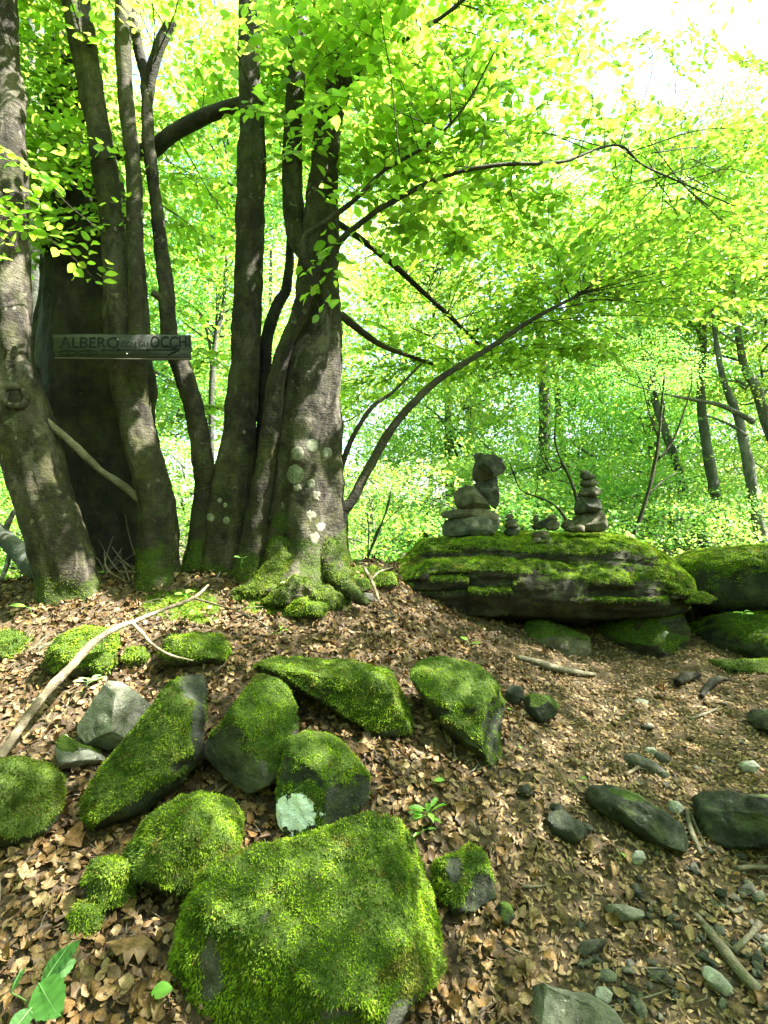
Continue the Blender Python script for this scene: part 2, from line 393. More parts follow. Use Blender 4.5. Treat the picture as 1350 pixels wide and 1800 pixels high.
gsel = GM[GT].mean(1) > 0.05
sg = strands(GV, GT[gsel], GM, 20000, 0.022, 0.0045, 77)
obj('ground_moss', sg[0], sg[1], M['moss'], None, {'col': sg[2]}, smooth=False, origin=(0, 3.5, 0.8), kind='stuff', label='low green moss carpet on soil around the tree feet and ledge', cat_='moss')

# ------------------------------------------------------------------ stones
_cs = {}
def cubesphere(n):
    if n in _cs: return _cs[n]
    g = np.tan(np.linspace(-1, 1, n + 1) * math.pi / 4)
    idx = {}; V = []; T = []
    for ax in range(3):
        for sg_ in (-1, 1):
            ids = np.zeros((n + 1, n + 1), int)
            for i in range(n + 1):
                for j in range(n + 1):
                    p = [0, 0, 0]; p[ax] = sg_; p[(ax + 1) % 3] = g[i]; p[(ax + 2) % 3] = g[j]
                    key = tuple(round(x, 5) for x in p)
                    if key not in idx: idx[key] = len(V); V.append(p)
                    ids[i, j] = idx[key]
            for i in range(n):
                for j in range(n):
                    a, b, c, d = ids[i, j], ids[i + 1, j], ids[i + 1, j + 1], ids[i, j + 1]
                    if sg_ > 0: T += [(a, b, c), (a, c, d)]
                    else: T += [(a, c, b), (a, d, c)]
    _cs[n] = (unit(np.array(V, float)), np.array(T)); return _cs[n]

ROCK_POLY = []
def rock_shape(outline, T1, d=None, base=None, T2=None, p=2.8, n=22, seed=0, facets=6, fdepth=(0.72, 0.92), amp=0.05, rough=0.012, cuts=(), sink=0.25, soft=0.02):
    """solid from a silhouette: outline in photo pixels, own depth, thickness and relief"""
    o = np.array(outline, float); r = np.random.default_rng(seed)
    ROCK_POLY.append(o)
    c = np.array([(o[:, 0].min() + o[:, 0].max()) / 2, (o[:, 1].min() + o[:, 1].max()) / 2])
    cam_p = np.array([0, 0, CAMZ])
    f = unit(P(c[0], c[1], 1) - cam_p); rt = unit(np.cross(f, [0, 0, 1])); up = np.cross(rt, f)
    if d is None:
        if base is None: base = tuple(o[np.argmax(o[:, 1])])
        g = G(*base) - cam_p; L = np.linalg.norm(g)
        D = L * (unit(g) @ f)
    else:
        D = np.linalg.norm(P(c[0], c[1], d) - cam_p)
    pix = D / FP * abs(f[1])                                        # metres per pixel, roughly
    size = (o[:, 0].max() - o[:, 0].min() + o[:, 1].max() - o[:, 1].min()) / 2 * D / FP
    T1 *= size; T2 = T1 if T2 is None else T2 * size
    if d is None: D += sink * T1
    C = cam_p + f * D
    rays = np.array([unit(P(a, b, 1) - cam_p) for a, b in o]); hits = cam_p + rays * (D / (rays @ f))[:, None] - C
    poly = np.stack([hits @ rt, hits @ up], -1)
    ang = np.linspace(-math.pi, math.pi, 361); R = np.zeros(361)
    A = poly; B = np.roll(poly, -1, 0); E = B - A
    for i, t in enumerate(ang):
        dx, dy = math.cos(t), math.sin(t)
        det = E[:, 0] * dy - E[:, 1] * dx; det = np.where(abs(det) < 1e-12, 1e-12, det)
        s = (A[:, 1] * dx - A[:, 0] * dy) / det; k = (A[:, 1] * E[:, 0] - A[:, 0] * E[:, 1]) / det
        ok = (s >= -1e-6) & (s <= 1 + 1e-6) & (k > 0)
        R[i] = k[ok].max() if ok.any() else np.nan
    bad = np.isnan(R); R[bad] = np.interp(ang[bad], ang[~bad], R[~bad])
    ker = np.array([1, 2, 3, 2, 1]) / 9; R = np.convolve(np.concatenate([R[-3:-1], R, R[1:3]]), ker, 'valid')
    U, T = cubesphere(n)
    rho = np.hypot(U[:, 0], U[:, 1]); th = np.arctan2(U[:, 1], U[:, 0])
    k = (rho ** p + np.abs(U[:, 2]) ** p) ** (-1 / p)
    Rr = np.interp(th, ang, R) * rho * k
    h = U[:, 2] * k * np.where(U[:, 2] > 0, T1, T2)
    V = (np.cos(th) * Rr)[:, None] * rt + (np.sin(th) * Rr)[:, None] * up - h[:, None] * f      # +h faces the camera
    for _ in range(facets):
        nn = unit(-f * (0.45 + r.random()) + rt * r.normal() * 0.8 + up * r.normal() * 0.7 + np.array([0, 0, 0.3]))
        s = V @ nn; lim = s.max() * r.uniform(*fdepth)
        ex = np.maximum(s - lim, 0); V = V - nn * (ex * 0.93)[:, None]
    for (nn, frac) in cuts:
        nn = unit(np.array(nn, float)); s = V @ nn; lim = s.max() * frac
        ex = np.maximum(s - lim, 0); V = V - nn * (ex * 0.95)[:, None]
    W = V + C
    Nn = vnormals(W, T)
    W = W + Nn * (size * amp * fbm(W, 2.2 / size, 3, seed + 40) + rough * fbm(W, 26, 3, seed + 50) * min(1, size * 2))[:, None]
    return W, T, C, size

def moss_mask(W, T, thr, soft=0.25, nz=0.45, ns=8, seed=0):
    N = vnormals(W, T)
    return sstep(thr - soft, thr + soft, N[:, 2] + nz * fbm(W, ns, 3, seed + 90))

def stone(name, outline, T1, mat, label, cat_='stone', group=None, moss=None, dens=45000, L=0.016, w=0.0035, cushion=0.012, paint=None, bare=None, tone=1.0, mk=None, **kw):
    W, T, C, size = rock_shape(outline, T1, **kw)
    seed = kw.get('seed', 0)
    at = {}
    m = None
    if moss is not None:
        m = moss_mask(W, T, moss, **(mk or {}), seed=seed)
        u = to_px(W)
        for (bx, by, rx, ry) in (bare or ()):
            m = m * sstep(0.75, 1.15, np.hypot((u[:, 0] - bx) / rx, (u[:, 1] - by) / ry) + 0.35 * fbm(W, 25, 2, seed + 8))
        N = vnormals(W, T)
        W = W + N * (m * 0.55 * cushion * (0.6 + 0.9 * fbm(W, 16, 3, seed + 12) + 0.7 * fbm(W, 45, 2, seed + 13)))[:, None]
        at['moss'] = m
    if paint:
        u = to_px(W); bx, by, rx, ry = paint
        at['paint'] = np.clip(1.25 - np.hypot((u[:, 0] - bx) / rx, (u[:, 1] - by) / ry) * 0.75, 0, 1) * (vnormals(W, T)[:, 1] < 0.1)
        if m is not None:
            pm = 1 - sstep(0.45, 0.6, at['paint'])
            m = m * pm; at['moss'] = m
    o = obj(name, W, T, mat, None, at, label=label, cat_=cat_, group=group)
    if moss is None: o.data.set_sharp_from_angle(angle=math.radians(28))
    if moss is not None: add_moss(o, W, T, m, dens, L, w, seed + 300, tone=tone)
    return o

# --- the big foreground boulders
stone('mossy_boulder', [(318, 1600), (350, 1560), (430, 1520), (470, 1506), (520, 1492), (590, 1460), (640, 1447), (690, 1458), (735, 1520), (752, 1600), (768, 1640), (765, 1700), (700, 1760), (640, 1850), (320, 1860), (306, 1730)],
      0.42, M['rock'], 'largest boulder, thickly covered in bright green moss, at the bottom of the picture', 'boulder', moss=-0.3, base=(560, 1840), n=44, seed=3, p=5.0,
      facets=4, fdepth=(0.74, 0.9), cuts=[((0.1, -0.55, 0.8), 0.72), ((-0.35, -1, 0.12), 0.74), ((0.6, -0.6, 0.3), 0.86)], dens=62000, L=0.020, w=0.0042, cushion=0.02, bare=[(372, 1700, 20, 62), (466, 1615, 9, 12), (725, 1800, 60, 60)], sink=0.5, amp=0.035)
stone('painted_stone', [(486, 1430), (492, 1370), (512, 1302), (545, 1289), (582, 1296), (618, 1335), (644, 1368), (646, 1405), (604, 1452), (578, 1484), (520, 1478), (488, 1455)],
      0.42, M['rock_dark'], 'mossy block with a white and pale blue painted trail mark on its front', 'stone', moss=0.2, base=(560, 1490), n=34, seed=5, facets=0, p=5.5, amp=0.03, rough=0.008,
      cuts=[((0.12, -0.42, 0.9), 0.62), ((-0.50, -0.95, 0.22), 0.52), ((0.72, -0.75, 0.1), 0.58)], paint=(517, 1428, 40, 34), dens=60000, L=0.017, w=0.0037, mk={'nz': 0.55, 'soft': 0.2, 'ns': 12}, sink=0.1)
stone('mossy_stone', [(350, 1320), (400, 1262), (440, 1205), (458, 1185), (485, 1195), (518, 1240), (520, 1290), (505, 1320), (492, 1365), (440, 1392), (395, 1375)],
      0.36, M['rock'], 'tilted stone, moss on its top and bare grey on its pointed lower left edge', 'stone', moss=0.18, base=(450, 1405), n=30, seed=7, facets=1, fdepth=(0.85, 0.95), p=4.5, amp=0.035,
      cuts=[((0.25, -0.5, 0.8), 0.66), ((-0.5, -1, -0.05), 0.55)], bare=[(385, 1335, 42, 52), (455, 1355, 18, 25)], dens=60000, L=0.018, w=0.0037)
stone('mossy_stone', [(445, 1170), (480, 1157), (540, 1160), (620, 1165), (690, 1180), (710, 1215), (728, 1265), (722, 1290), (660, 1285), (600, 1255), (540, 1220), (480, 1200), (448, 1188)],
      0.30, M['rock_dark'], 'long low moss covered stone curving like a whale back', 'stone', moss=-0.2, base=(640, 1285), n=30, seed=9, facets=4, fdepth=(0.66, 0.88), p=4.2, cuts=[((0.1, -0.2, 1), 0.72), ((0.0, -1, 0.1), 0.7)],
      dens=42000, L=0.021, w=0.0042, cushion=0.02, tone=0.85)
stone('mossy_stone', [(725, 1172), (745, 1150), (790, 1150), (830, 1168), (870, 1205), (884, 1250), (887, 1320), (880, 1362), (840, 1330), (790, 1290), (750, 1235), (728, 1200)],
      0.26, M['rock_dark'], 'flat mossy wedge of rock tapering to a point on its right', 'stone', moss=0.1, base=(882, 1362), n=30, seed=11, facets=1, fdepth=(0.9, 0.97), cuts=[((-0.05, -0.42, 0.9), 0.55), ((0.75, -0.55, 0.1), 0.75)],
      dens=48000, L=0.016, w=0.0040, cushion=0.018, mk={'nz': 0.25}, tone=1.05)
stone('mossy_stone', [(365, 1168), (360, 1240), (352, 1330), (300, 1390), (250, 1430), (165, 1460), (145, 1420), (170, 1370), (230, 1300), (270, 1250), (310, 1190), (340, 1168)],
      0.32, M['rock_dark'], 'long dark mossy slab leaning up to a bare pointed tip beside the grey block', 'stone', moss=-0.25, base=(200, 1462), n=30, seed=13, facets=4, fdepth=(0.72, 0.92),
      cuts=[((-0.2, -0.75, 0.6), 0.62)], bare=[(345, 1195, 30, 45), (350, 1290, 14, 60)], dens=52000, L=0.020, w=0.0038, tone=0.75)
stone('grey_block', [(135, 1275), (165, 1225), (190, 1195), (215, 1198), (272, 1245), (262, 1270), (228, 1305), (190, 1320), (150, 1308), (136, 1290)],
      0.42, M['rock_block'], 'angular bare grey block with flat faces, left of the leaning slab', 'stone', base=(190, 1330), n=24, seed=15, facets=0, p=5, amp=0.02, rough=0.006,
      cuts=[((-0.35, -0.9, 0.32), 0.52), ((0.75, -0.6, 0.25), 0.6), ((0.25, -0.15, 1), 0.8), ((0.1, -0.8, -0.5), 0.7)], sink=0.15)
stone('pale_stone', [(95, 1318), (105, 1295), (118, 1290), (140, 1312), (175, 1322), (187, 1335), (150, 1352), (108, 1352)], 0.45, M['rock_pale'], 'small whitish angular stone below the grey block',
      'stone', base=(140, 1358), n=16, seed=17, facets=4, p=3.4, moss=0.75, dens=20000, cuts=[((0.2, -0.4, 1), 0.75)], mk={'nz': 0.8})
stone('pebble', [(133, 1300), (140, 1290), (152, 1292), (158, 1306), (148, 1313), (136, 1310)], 0.5, M['rock'], 'tiny round pebble wedged between grey block and whitish stone', 'pebble', base=(145, 1316), n=10, seed=18)
stone('mossy_stone', [(232, 1500), (258, 1450), (300, 1415), (350, 1400), (400, 1405), (422, 1440), (412, 1500), (385, 1550), (340, 1582), (290, 1572), (245, 1545)],
      0.40, M['rock_dark'], 'rounded mossy stone left above the largest boulder', 'stone', moss=-0.25, base=(330, 1590), n=30, seed=19, p=3.8, facets=5, fdepth=(0.7, 0.9), dens=58000, L=0.020, w=0.0038, cushion=0.02, tone=0.85)
stone('mossy_stone', [(148, 1550), (165, 1518), (200, 1513), (235, 1530), (247, 1565), (225, 1595), (180, 1602), (152, 1585)], 0.42, M['rock_dark'],
      'small mossy stone above its still smaller neighbour near the left edge', 'stone', moss=-0.1, base=(200, 1612), n=22, seed=21, dens=55000, L=0.022, w=0.0038, tone=0.85)
stone('mossy_stone', [(124, 1615), (140, 1592), (165, 1590), (182, 1605), (178, 1635), (150, 1645), (128, 1637)], 0.45, M['rock_dark'],
      'smallest mossy stone near the left edge, above the broad green leaves', 'stone', moss=-0.1, base=(150, 1650), n=18, seed=23, dens=50000, L=0.022, w=0.0038, tone=0.9)
stone('mossy_stone', [(-70, 1370), (-30, 1340), (40, 1335), (80, 1345), (105, 1370), (103, 1420), (85, 1470), (20, 1485), (-60, 1470)], 0.40, M['rock_dark'],
      'dark mossy stone cut by the left picture edge below the pale branch', 'stone', moss=-0.2, base=(30, 1490), n=26, seed=25, dens=42000, L=0.020, w=0.0038, tone=0.42)
stone('mossy_stone', [(758, 1530), (770, 1515), (810, 1500), (828, 1482), (845, 1500), (862, 1545), (872, 1580), (835, 1605), (795, 1612), (770, 1580)], 0.40, M['rock_dark'],
      'small stone with moss tufts and a bare dark side, right of the largest boulder', 'stone', moss=0.1, base=(815, 1625), n=24, seed=27, facets=3, bare=[(855, 1580, 26, 34), (800, 1530, 14, 26)], dens=60000, L=0.024, w=0.004,
      cuts=[((0.5, -0.8, 0.1), 0.65), ((-0.1, -0.3, 1), 0.75)])
stone('dark_stone', [(866, 1602), (878, 1586), (898, 1590), (907, 1612), (893, 1630), (872, 1626)], 0.5, M['rock_dark'], 'small dark stone touching the tufted stone on its right', 'stone', base=(886, 1634), n=14, seed=29, moss=0.7, dens=16000, L=0.01)
# --- sunlit mossy stones below the trees
for i, (ol, lb) in enumerate([
    ([(283, 1150), (300, 1122), (345, 1115), (390, 1120), (408, 1140), (395, 1165), (340, 1172), (295, 1168)], 'low mossy stone under the fork of the pale branch'),
    ([(75, 1172), (100, 1125), (150, 1105), (200, 1110), (215, 1140), (190, 1178), (130, 1190), (85, 1188)], 'mossy hump lying behind the pale fallen branch on the left slope'),
    ([(-40, 1130), (0, 1107), (35, 1115), (46, 1135), (25, 1165), (-30, 1170)], 'mossy stone at the left edge below the leaning trunk'),
    ([(163, 1168), (180, 1147), (202, 1150), (207, 1172), (190, 1190), (168, 1188)], 'small mossy clod between the mossy hump and pale leaved seedling'),
    ([(215, 1160), (225, 1142), (250, 1140), (263, 1155), (250, 1172), (225, 1172)], 'small mossy clod left of the low mossy stone'),
    ([(500, 1078), (520, 1055), (550, 1050), (572, 1065), (568, 1085), (530, 1090)], 'small sunlit mossy stone in front of the lichened trunk')]):
    stone('mossy_stone', ol, 0.4, M['rock_dark'], lb, 'stone', moss=-0.25, n=20, seed=60 + i, p=2.3, dens=30000, L=0.024, w=0.005, cushion=0.02)
stone('mossy_stone', [(595, 1010), (605, 985), (630, 985), (640, 1005), (630, 1022), (603, 1022)], 0.45, M['rock_dark'], 'small mossy stone at the right foot of the lichened trunk', 'stone', moss=-0.1, n=14, seed=71, d=4.1, dens=26000, L=0.02, w=0.005)
stone('mossy_stone', [(602, 1030), (615, 1018), (645, 1020), (652, 1035), (630, 1045), (606, 1042)], 0.45, M['rock'], 'flat mossy stone lying in front of the small one by the lichened trunk', 'stone', moss=0.2, n=14, seed=72, dens=26000, L=0.02, w=0.005)
stone('mossy_stone', [(652, 1020), (668, 1006), (690, 1008), (700, 1028), (680, 1038), (655, 1034)], 0.45, M['rock'], 'yellowish mossy stone against the left end of the great slab', 'stone', moss=-0.1, n=14, seed=73, dens=26000, L=0.02, w=0.005, tone=1.3)
stone('grey_stone', [(634, 1052), (640, 1042), (655, 1043), (660, 1055), (648, 1062), (637, 1060)], 0.45, M['rock'], 'small bare grey stone on litter near the left end of the slab', 'stone', n=10, seed=74)
stone('flat_stone', [(640, 1003), (650, 994), (680, 994), (684, 1003), (660, 1008)], 0.5, M['rock'], 'thin flat stone on the crest between trunk and slab', 'stone', n=10, seed=75, d=4.3)

# --- the great slab: lofted cross sections (px, [(py, depth) ...])
def loft(sections, nu, nv, seed, strata=0.034, rough=0.03):
    S = []
    for px, prof in sections:
        pts = np.array([P(px, py, d) for py, d in prof])
        L = np.concatenate([[0], np.cumsum(np.linalg.norm(np.diff(pts, axis=0), axis=1))]); L /= L[-1]
        idx = np.linspace(0, len(prof) - 1, nv)
        S.append(np.stack([np.interp(idx, np.arange(len(prof)), pts[:, k]) for k in range(3)], -1))
    S = np.array(S); t = np.array([s[0] for s in sections], float); tt = np.linspace(t[0], t[-1], nu)
    Vg = np.empty((nu, nv, 3))
    for k in range(nv):
        for c in range(3): Vg[:, k, c] = np.interp(tt, t, S[:, k, c])
    # soften the loft
    for _ in range(2):
        Vg[1:-1] = 0.25 * Vg[:-2] + 0.5 * Vg[1:-1] + 0.25 * Vg[2:]
    V = Vg.reshape(-1, 3)
    i = (np.arange(nu - 1)[:, None] * nv + np.arange(nv - 1)[None]).ravel()
    T = np.concatenate([np.stack([i, i + nv, i + nv + 1], -1), np.stack([i, i + nv + 1, i + 1], -1)])
    # end caps
    for e, flip in ((0, False), (nu - 1, True)):
        c = len(V); V = np.vstack([V, Vg[e].mean(0)])
        a = e * nv + np.arange(nv - 1)
        f = np.stack([np.full(nv - 1, c), a, a + 1], -1)
        T = np.concatenate([T, f[:, ::-1] if flip else f])
    N = vnormals(V, T)
    if N[np.argmax(V[:, 2]), 2] < 0: T = T[:, ::-1]; N = -N
    side = 1 - np.clip(np.abs(N[:, 2]), 0, 1)
    lay = fbm(V * np.array([0.9, 0.9, 5.5]), 2.4, 4, seed)
    ledge = np.sign(lay) * np.abs(lay) ** 0.7
    cx = np.floor((V[:, 0] + 0.12 * fbm(V, 3, 2, seed + 6)) / 0.31).astype(np.int64); cz = np.floor((V[:, 2] + 0.03 * fbm(V, 2.5, 2, seed + 7)) / 0.085).astype(np.int64)
    blk_ = (_hash(cx + (cz % 3) * 5, cz, cx * 0 + 3, seed) - 0.5) * 0.075
    V = V + N * (side * blk_ + strata * 0.6 * side * ledge + rough * fbm(V, 5, 4, seed + 1) + 0.006 * fbm(V, 30, 3, seed + 2))[:, None]
    return V, T
secs = [
    (684, [(1050, 4.25), (1046, 4.15), (1036, 4.1), (1028, 4.1), (1022, 4.15), (1016, 4.2), (1012, 4.25), (1008, 4.3), (1006, 4.45), (1006, 4.6), (1040, 4.7)]),
    (712, [(1068, 4.35), (1060, 4.1), (1040, 4.0), (1022, 4.0), (1012, 4.06), (1006, 4.12), (1000, 4.2), (990, 4.25), (980, 4.4), (978, 4.7), (1040, 4.9)]),
    (745, [(1082, 4.4), (1072, 4.1), (1045, 4.0), (1008, 4.0), (994, 4.08), (990, 4.2), (985, 4.27), (966, 4.3), (955, 4.45), (950, 5.0), (1030, 5.2)]),
    (830, [(1090, 4.5), (1080, 4.15), (1045, 4.02), (1003, 4.02), (990, 4.10), (986, 4.25), (980, 4.32), (962, 4.32), (948, 4.45), (941, 5.2), (1030, 5.5)]),
    (920, [(1092, 4.5), (1084, 4.2), (1050, 4.05), (1008, 4.05), (993, 4.12), (989, 4.26), (984, 4.34), (970, 4.34), (952, 4.45), (939, 5.3), (1030, 5.6)]),
    (1000, [(1094, 4.6), (1086, 4.25), (1056, 4.10), (1020, 4.15), (1002, 4.22), (995, 4.30), (988, 4.34), (972, 4.34), (955, 4.45), (938, 5.35), (1030, 5.7)]),
    (1080, [(1094, 4.6), (1086, 4.3), (1060, 4.15), (1025, 4.18), (1005, 4.25), (995, 4.30), (985, 4.34), (970, 4.36), (955, 4.5), (939, 5.3), (1030, 5.7)]),
    (1140, [(1092, 4.6), (1086, 4.3), (1060, 4.2), (1035, 4.2), (1018, 4.24), (1003, 4.28), (990, 4.32), (978, 4.38), (966, 4.5), (955, 5.1), (1030, 5.5)]),
    (1180, [(1088, 4.6), (1082, 4.35), (1062, 4.28), (1042, 4.25), (1026, 4.25), (1012, 4.28), (1004, 4.34), (996, 4.42), (988, 4.55), (982, 4.95), (1030, 5.2)]),
    (1208, [(1076, 4.6), (1070, 4.45), (1060, 4.4), (1050, 4.38), (1042, 4.38), (1034, 4.38), (1028, 4.42), (1022, 4.46), (1018, 4.55), (1016, 4.75), (1040, 4.85)])]
SV, ST = loft(secs, 190, 110, 31)
SN = vnormals(SV, ST); SU = to_px(SV)
SMk = sstep(0.45, 0.8, SN[:, 2] + 0.35 * fbm(SV, 7, 3, 33) + 0.9 * sstep(1140, 1190, SU[:, 0]) * sstep(1065, 1035, SU[:, 1]) + 0.8 * sstep(745, 700, SU[:, 0]) * sstep(1060, 1030, SU[:, 1]))
slab_z = SV.copy()
SV = SV + SN * (SMk * 0.02 * (0.7 + 0.8 * fbm(SV, 14, 3, 35)))[:, None]
slab = obj('rock_slab', SV, ST, M['rock_slab'], None, {'moss': SMk}, label='great layered rock slab with mossy ledges carrying the stone cairns', cat_='rock')
add_moss(slab, SV, ST, SMk, 30000, 0.026, 0.0055, 801)
slab_bvh = BVHTree.FromPolygons([tuple(v) for v in SV], [tuple(t) for t in ST])
def slab_top(px, d):
    x = (px - CX) / FP * d
    h = slab_bvh.ray_cast(Vector((x, d, 3)), Vector((0, 0, -1)))[0]
    return h.z if h else 1.25

stone('mossy_rock', [(1183, 1015), (1188, 985), (1210, 975), (1260, 968), (1310, 964), (1400, 962), (1520, 968), (1560, 1020), (1540, 1075), (1350, 1078), (1260, 1072), (1205, 1055)],
      0.42, M['rock_dark'], 'broad moss topped rock at the right edge beside the great slab', 'rock', moss=0.2, d=4.75, n=40, seed=81, p=3.4, facets=0, cuts=[((0, -0.12, 1), 0.86)], dens=26000, L=0.026, w=0.0055, cushion=0.02, amp=0.04)
stone('flat_stone', [(1262, 972), (1275, 966), (1330, 965), (1400, 964), (1400, 972), (1330, 974), (1280, 976)], 0.5, M['rock'], 'thin flat stone lying on the moss topped rock at the right edge', 'stone', d=4.9, n=14, seed=82)
stone('mossy_rock', [(1195, 1052), (1205, 1042), (1235, 1042), (1258, 1052), (1248, 1062), (1205, 1064)], 0.5, M['rock_dark'], 'small bright mossy knob jutting out below the right end of the slab', 'rock', moss=0.0, d=4.35, n=16, seed=83, dens=26000, L=0.024, w=0.0055)
stone('mossy_rock', [(1045, 1128), (1060, 1092), (1120, 1085), (1200, 1082), (1215, 1110), (1200, 1150), (1170, 1168), (1090, 1160), (1050, 1148)], 0.45, M['rock_slab'], 'dim mossy ledge block right under the great slab', 'rock', moss=0.3, d=4.55, n=30, seed=84, p=3.2, dens=22000, L=0.02, w=0.005, tone=0.9, mk={'nz': 0.7})  # moss colour toned down for the shade below the slab
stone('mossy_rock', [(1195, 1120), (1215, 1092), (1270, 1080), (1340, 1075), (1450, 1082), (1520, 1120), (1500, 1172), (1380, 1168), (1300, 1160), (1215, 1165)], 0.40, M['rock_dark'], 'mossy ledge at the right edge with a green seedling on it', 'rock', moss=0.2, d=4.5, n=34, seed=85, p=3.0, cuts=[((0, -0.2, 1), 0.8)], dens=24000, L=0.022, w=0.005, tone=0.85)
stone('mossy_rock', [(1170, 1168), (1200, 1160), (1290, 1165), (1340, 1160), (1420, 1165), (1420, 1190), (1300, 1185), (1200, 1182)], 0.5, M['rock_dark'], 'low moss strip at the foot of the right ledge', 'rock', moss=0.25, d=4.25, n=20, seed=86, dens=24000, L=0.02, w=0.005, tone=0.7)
stone('brown_block', [(918, 1120), (925, 1092), (960, 1090), (1000, 1105), (1036, 1122), (1037, 1150), (1010, 1160), (975, 1150), (940, 1135)], 0.45, M['rock_brown'], 'brownish angular block half in shade under the great slab', 'stone', moss=0.6, d=4.3, n=24, seed=87, p=4, facets=2, cuts=[((0.2, -0.3, 1), 0.75), ((0.1, -1, 0), 0.7)], dens=20000, L=0.014, w=0.005, tone=0.7)  # lower moss tone stands in for the slab's shadow

# --- cairns
CG = 'stones of the tall left cairn'
def cstone(ol, lb, d, T1=0.5, mat='rock_brown', seed=0, group=None, p=3.4, n=18, facets=8, **kw):
    mat = 'cairn_dark' if seed in (104, 161, 120, 140, 106) else {'rock': 'cairn_grey', 'rock_brown': 'cairn_brown'}[mat]
    return stone('cairn_stone', ol, T1, M[mat], lb, 'stone', group, d=d, seed=seed, p=p, n=n, facets=facets, fdepth=(0.66, 0.93), amp=0.035, rough=0.006, **kw)
cstone([(777, 930), (782, 915), (800, 910), (840, 909), (872, 909), (882, 914), (876, 930), (868, 940), (830, 942), (800, 944), (778, 942)], 'flat grey slab at the bottom of the tall left cairn', 4.75, 0.42, 'rock', 101, CG, 4.5)
cstone([(772, 904), (780, 898), (810, 894), (845, 893), (875, 899), (887, 906), (875, 912), (820, 910), (785, 913), (776, 910)], 'thin wide plate second from bottom of the tall left cairn', 4.75, 0.36, 'rock_brown', 102, CG)
cstone([(799, 885), (799, 868), (806, 858), (822, 854), (838, 857), (848, 868), (858, 884), (864, 896), (840, 899), (806, 897)], 'rounded block on the wide plate of the tall left cairn', 4.72, 0.42, 'rock_brown', 103, CG)
cstone([(832, 852), (850, 842), (873, 837), (876, 860), (877, 885), (871, 897), (856, 884), (845, 868)], 'leaning dark wedge between rounded block and head stone of the left cairn', 4.8, 0.5, 'rock', 104, CG)
cstone([(829, 838), (831, 822), (836, 812), (850, 812), (868, 826), (875, 836), (862, 842), (848, 846), (836, 850)], 'tilted neck stone carrying the head stone of the tall left cairn', 4.8, 0.45, 'rock_brown', 105, CG)
cstone([(836, 812), (848, 800), (868, 798), (882, 806), (889, 822), (886, 832), (870, 838), (852, 832), (840, 824)], 'bulky faceted head stone on the tall left cairn', 4.72, 0.5, 'rock_brown', 106, CG)
cstone([(832, 800), (836, 796), (850, 797), (852, 806), (845, 818), (836, 814)], 'small upright chip behind the head stone of the tall left cairn', 4.85, 0.4, 'rock', 107, CG)
CG = 'stones of the tiny middle cairn'
for i, (ol, lb, mt) in enumerate([
    ([(884, 936), (890, 929), (905, 928), (914, 933), (910, 940), (890, 942)], 'dark bottom stone of the tiny cairn beside the tall one', 'rock'),
    ([(886, 926), (890, 917), (902, 915), (912, 921), (912, 928), (890, 929)], 'brown middle stone of the tiny cairn beside the tall one', 'rock_brown'),
    ([(886, 914), (896, 911), (912, 913), (911, 917), (892, 919)], 'thin plate near the top of the tiny cairn beside the tall one', 'rock'),
    ([(887, 911), (892, 904), (900, 903), (904, 909), (898, 913)], 'topmost pebble of the tiny cairn beside the tall one', 'rock_brown')]):
    cstone(ol, lb, 4.75, 0.5, mt, 120 + i, CG, 3, 10, 3)
CG = 'loose stones between the two cairns'
for i, (ol, lb, mt, d) in enumerate([
    ([(934, 926), (940, 918), (955, 914), (962, 908), (968, 912), (962, 925), (950, 931), (938, 931)], 'dark curved stone at the left of the loose pile', 'rock', 4.75),
    ([(935, 915), (939, 906), (946, 905), (947, 914), (941, 919)], 'upright chip at the left end of the loose pile', 'rock_brown', 4.8),
    ([(959, 915), (966, 904), (976, 905), (981, 913), (972, 919), (962, 921)], 'top stone of the loose pile between the cairns', 'rock_brown', 4.8),
    ([(957, 926), (962, 918), (974, 914), (983, 917), (983, 929), (974, 934), (961, 933)], 'round pale faced stone at the right of the loose pile', 'rock_brown', 4.65),
    ([(934, 942), (942, 934), (958, 932), (966, 937), (962, 944), (940, 946)], 'flat pale stone in front of the loose pile on moss', 'rock_brown', 4.55),
    ([(932, 953), (938, 946), (950, 945), (952, 951), (942, 957)], 'small grey chip lowest on the mossy slab top', 'rock_brown', 4.45),
    ([(950, 951), (953, 944), (968, 944), (970, 950), (960, 953)], 'dark chip under the flat pale stone on moss', 'rock', 4.5),
    ([(985, 926), (988, 918), (1000, 912), (1010, 918), (1009, 926), (992, 931)], 'tilted brown stone leaning on the right cairn base', 'rock_brown', 4.75),
    ([(988, 934), (1000, 926), (1018, 921), (1028, 925), (1028, 934), (1010, 937)], 'flat pale wedge in front of the right cairn base', 'rock_brown', 4.62)]):
    cstone(ol, lb, d, 0.5, mt, 140 + i, CG, 3, 12, 4)
CG = 'stones of the slender right cairn'
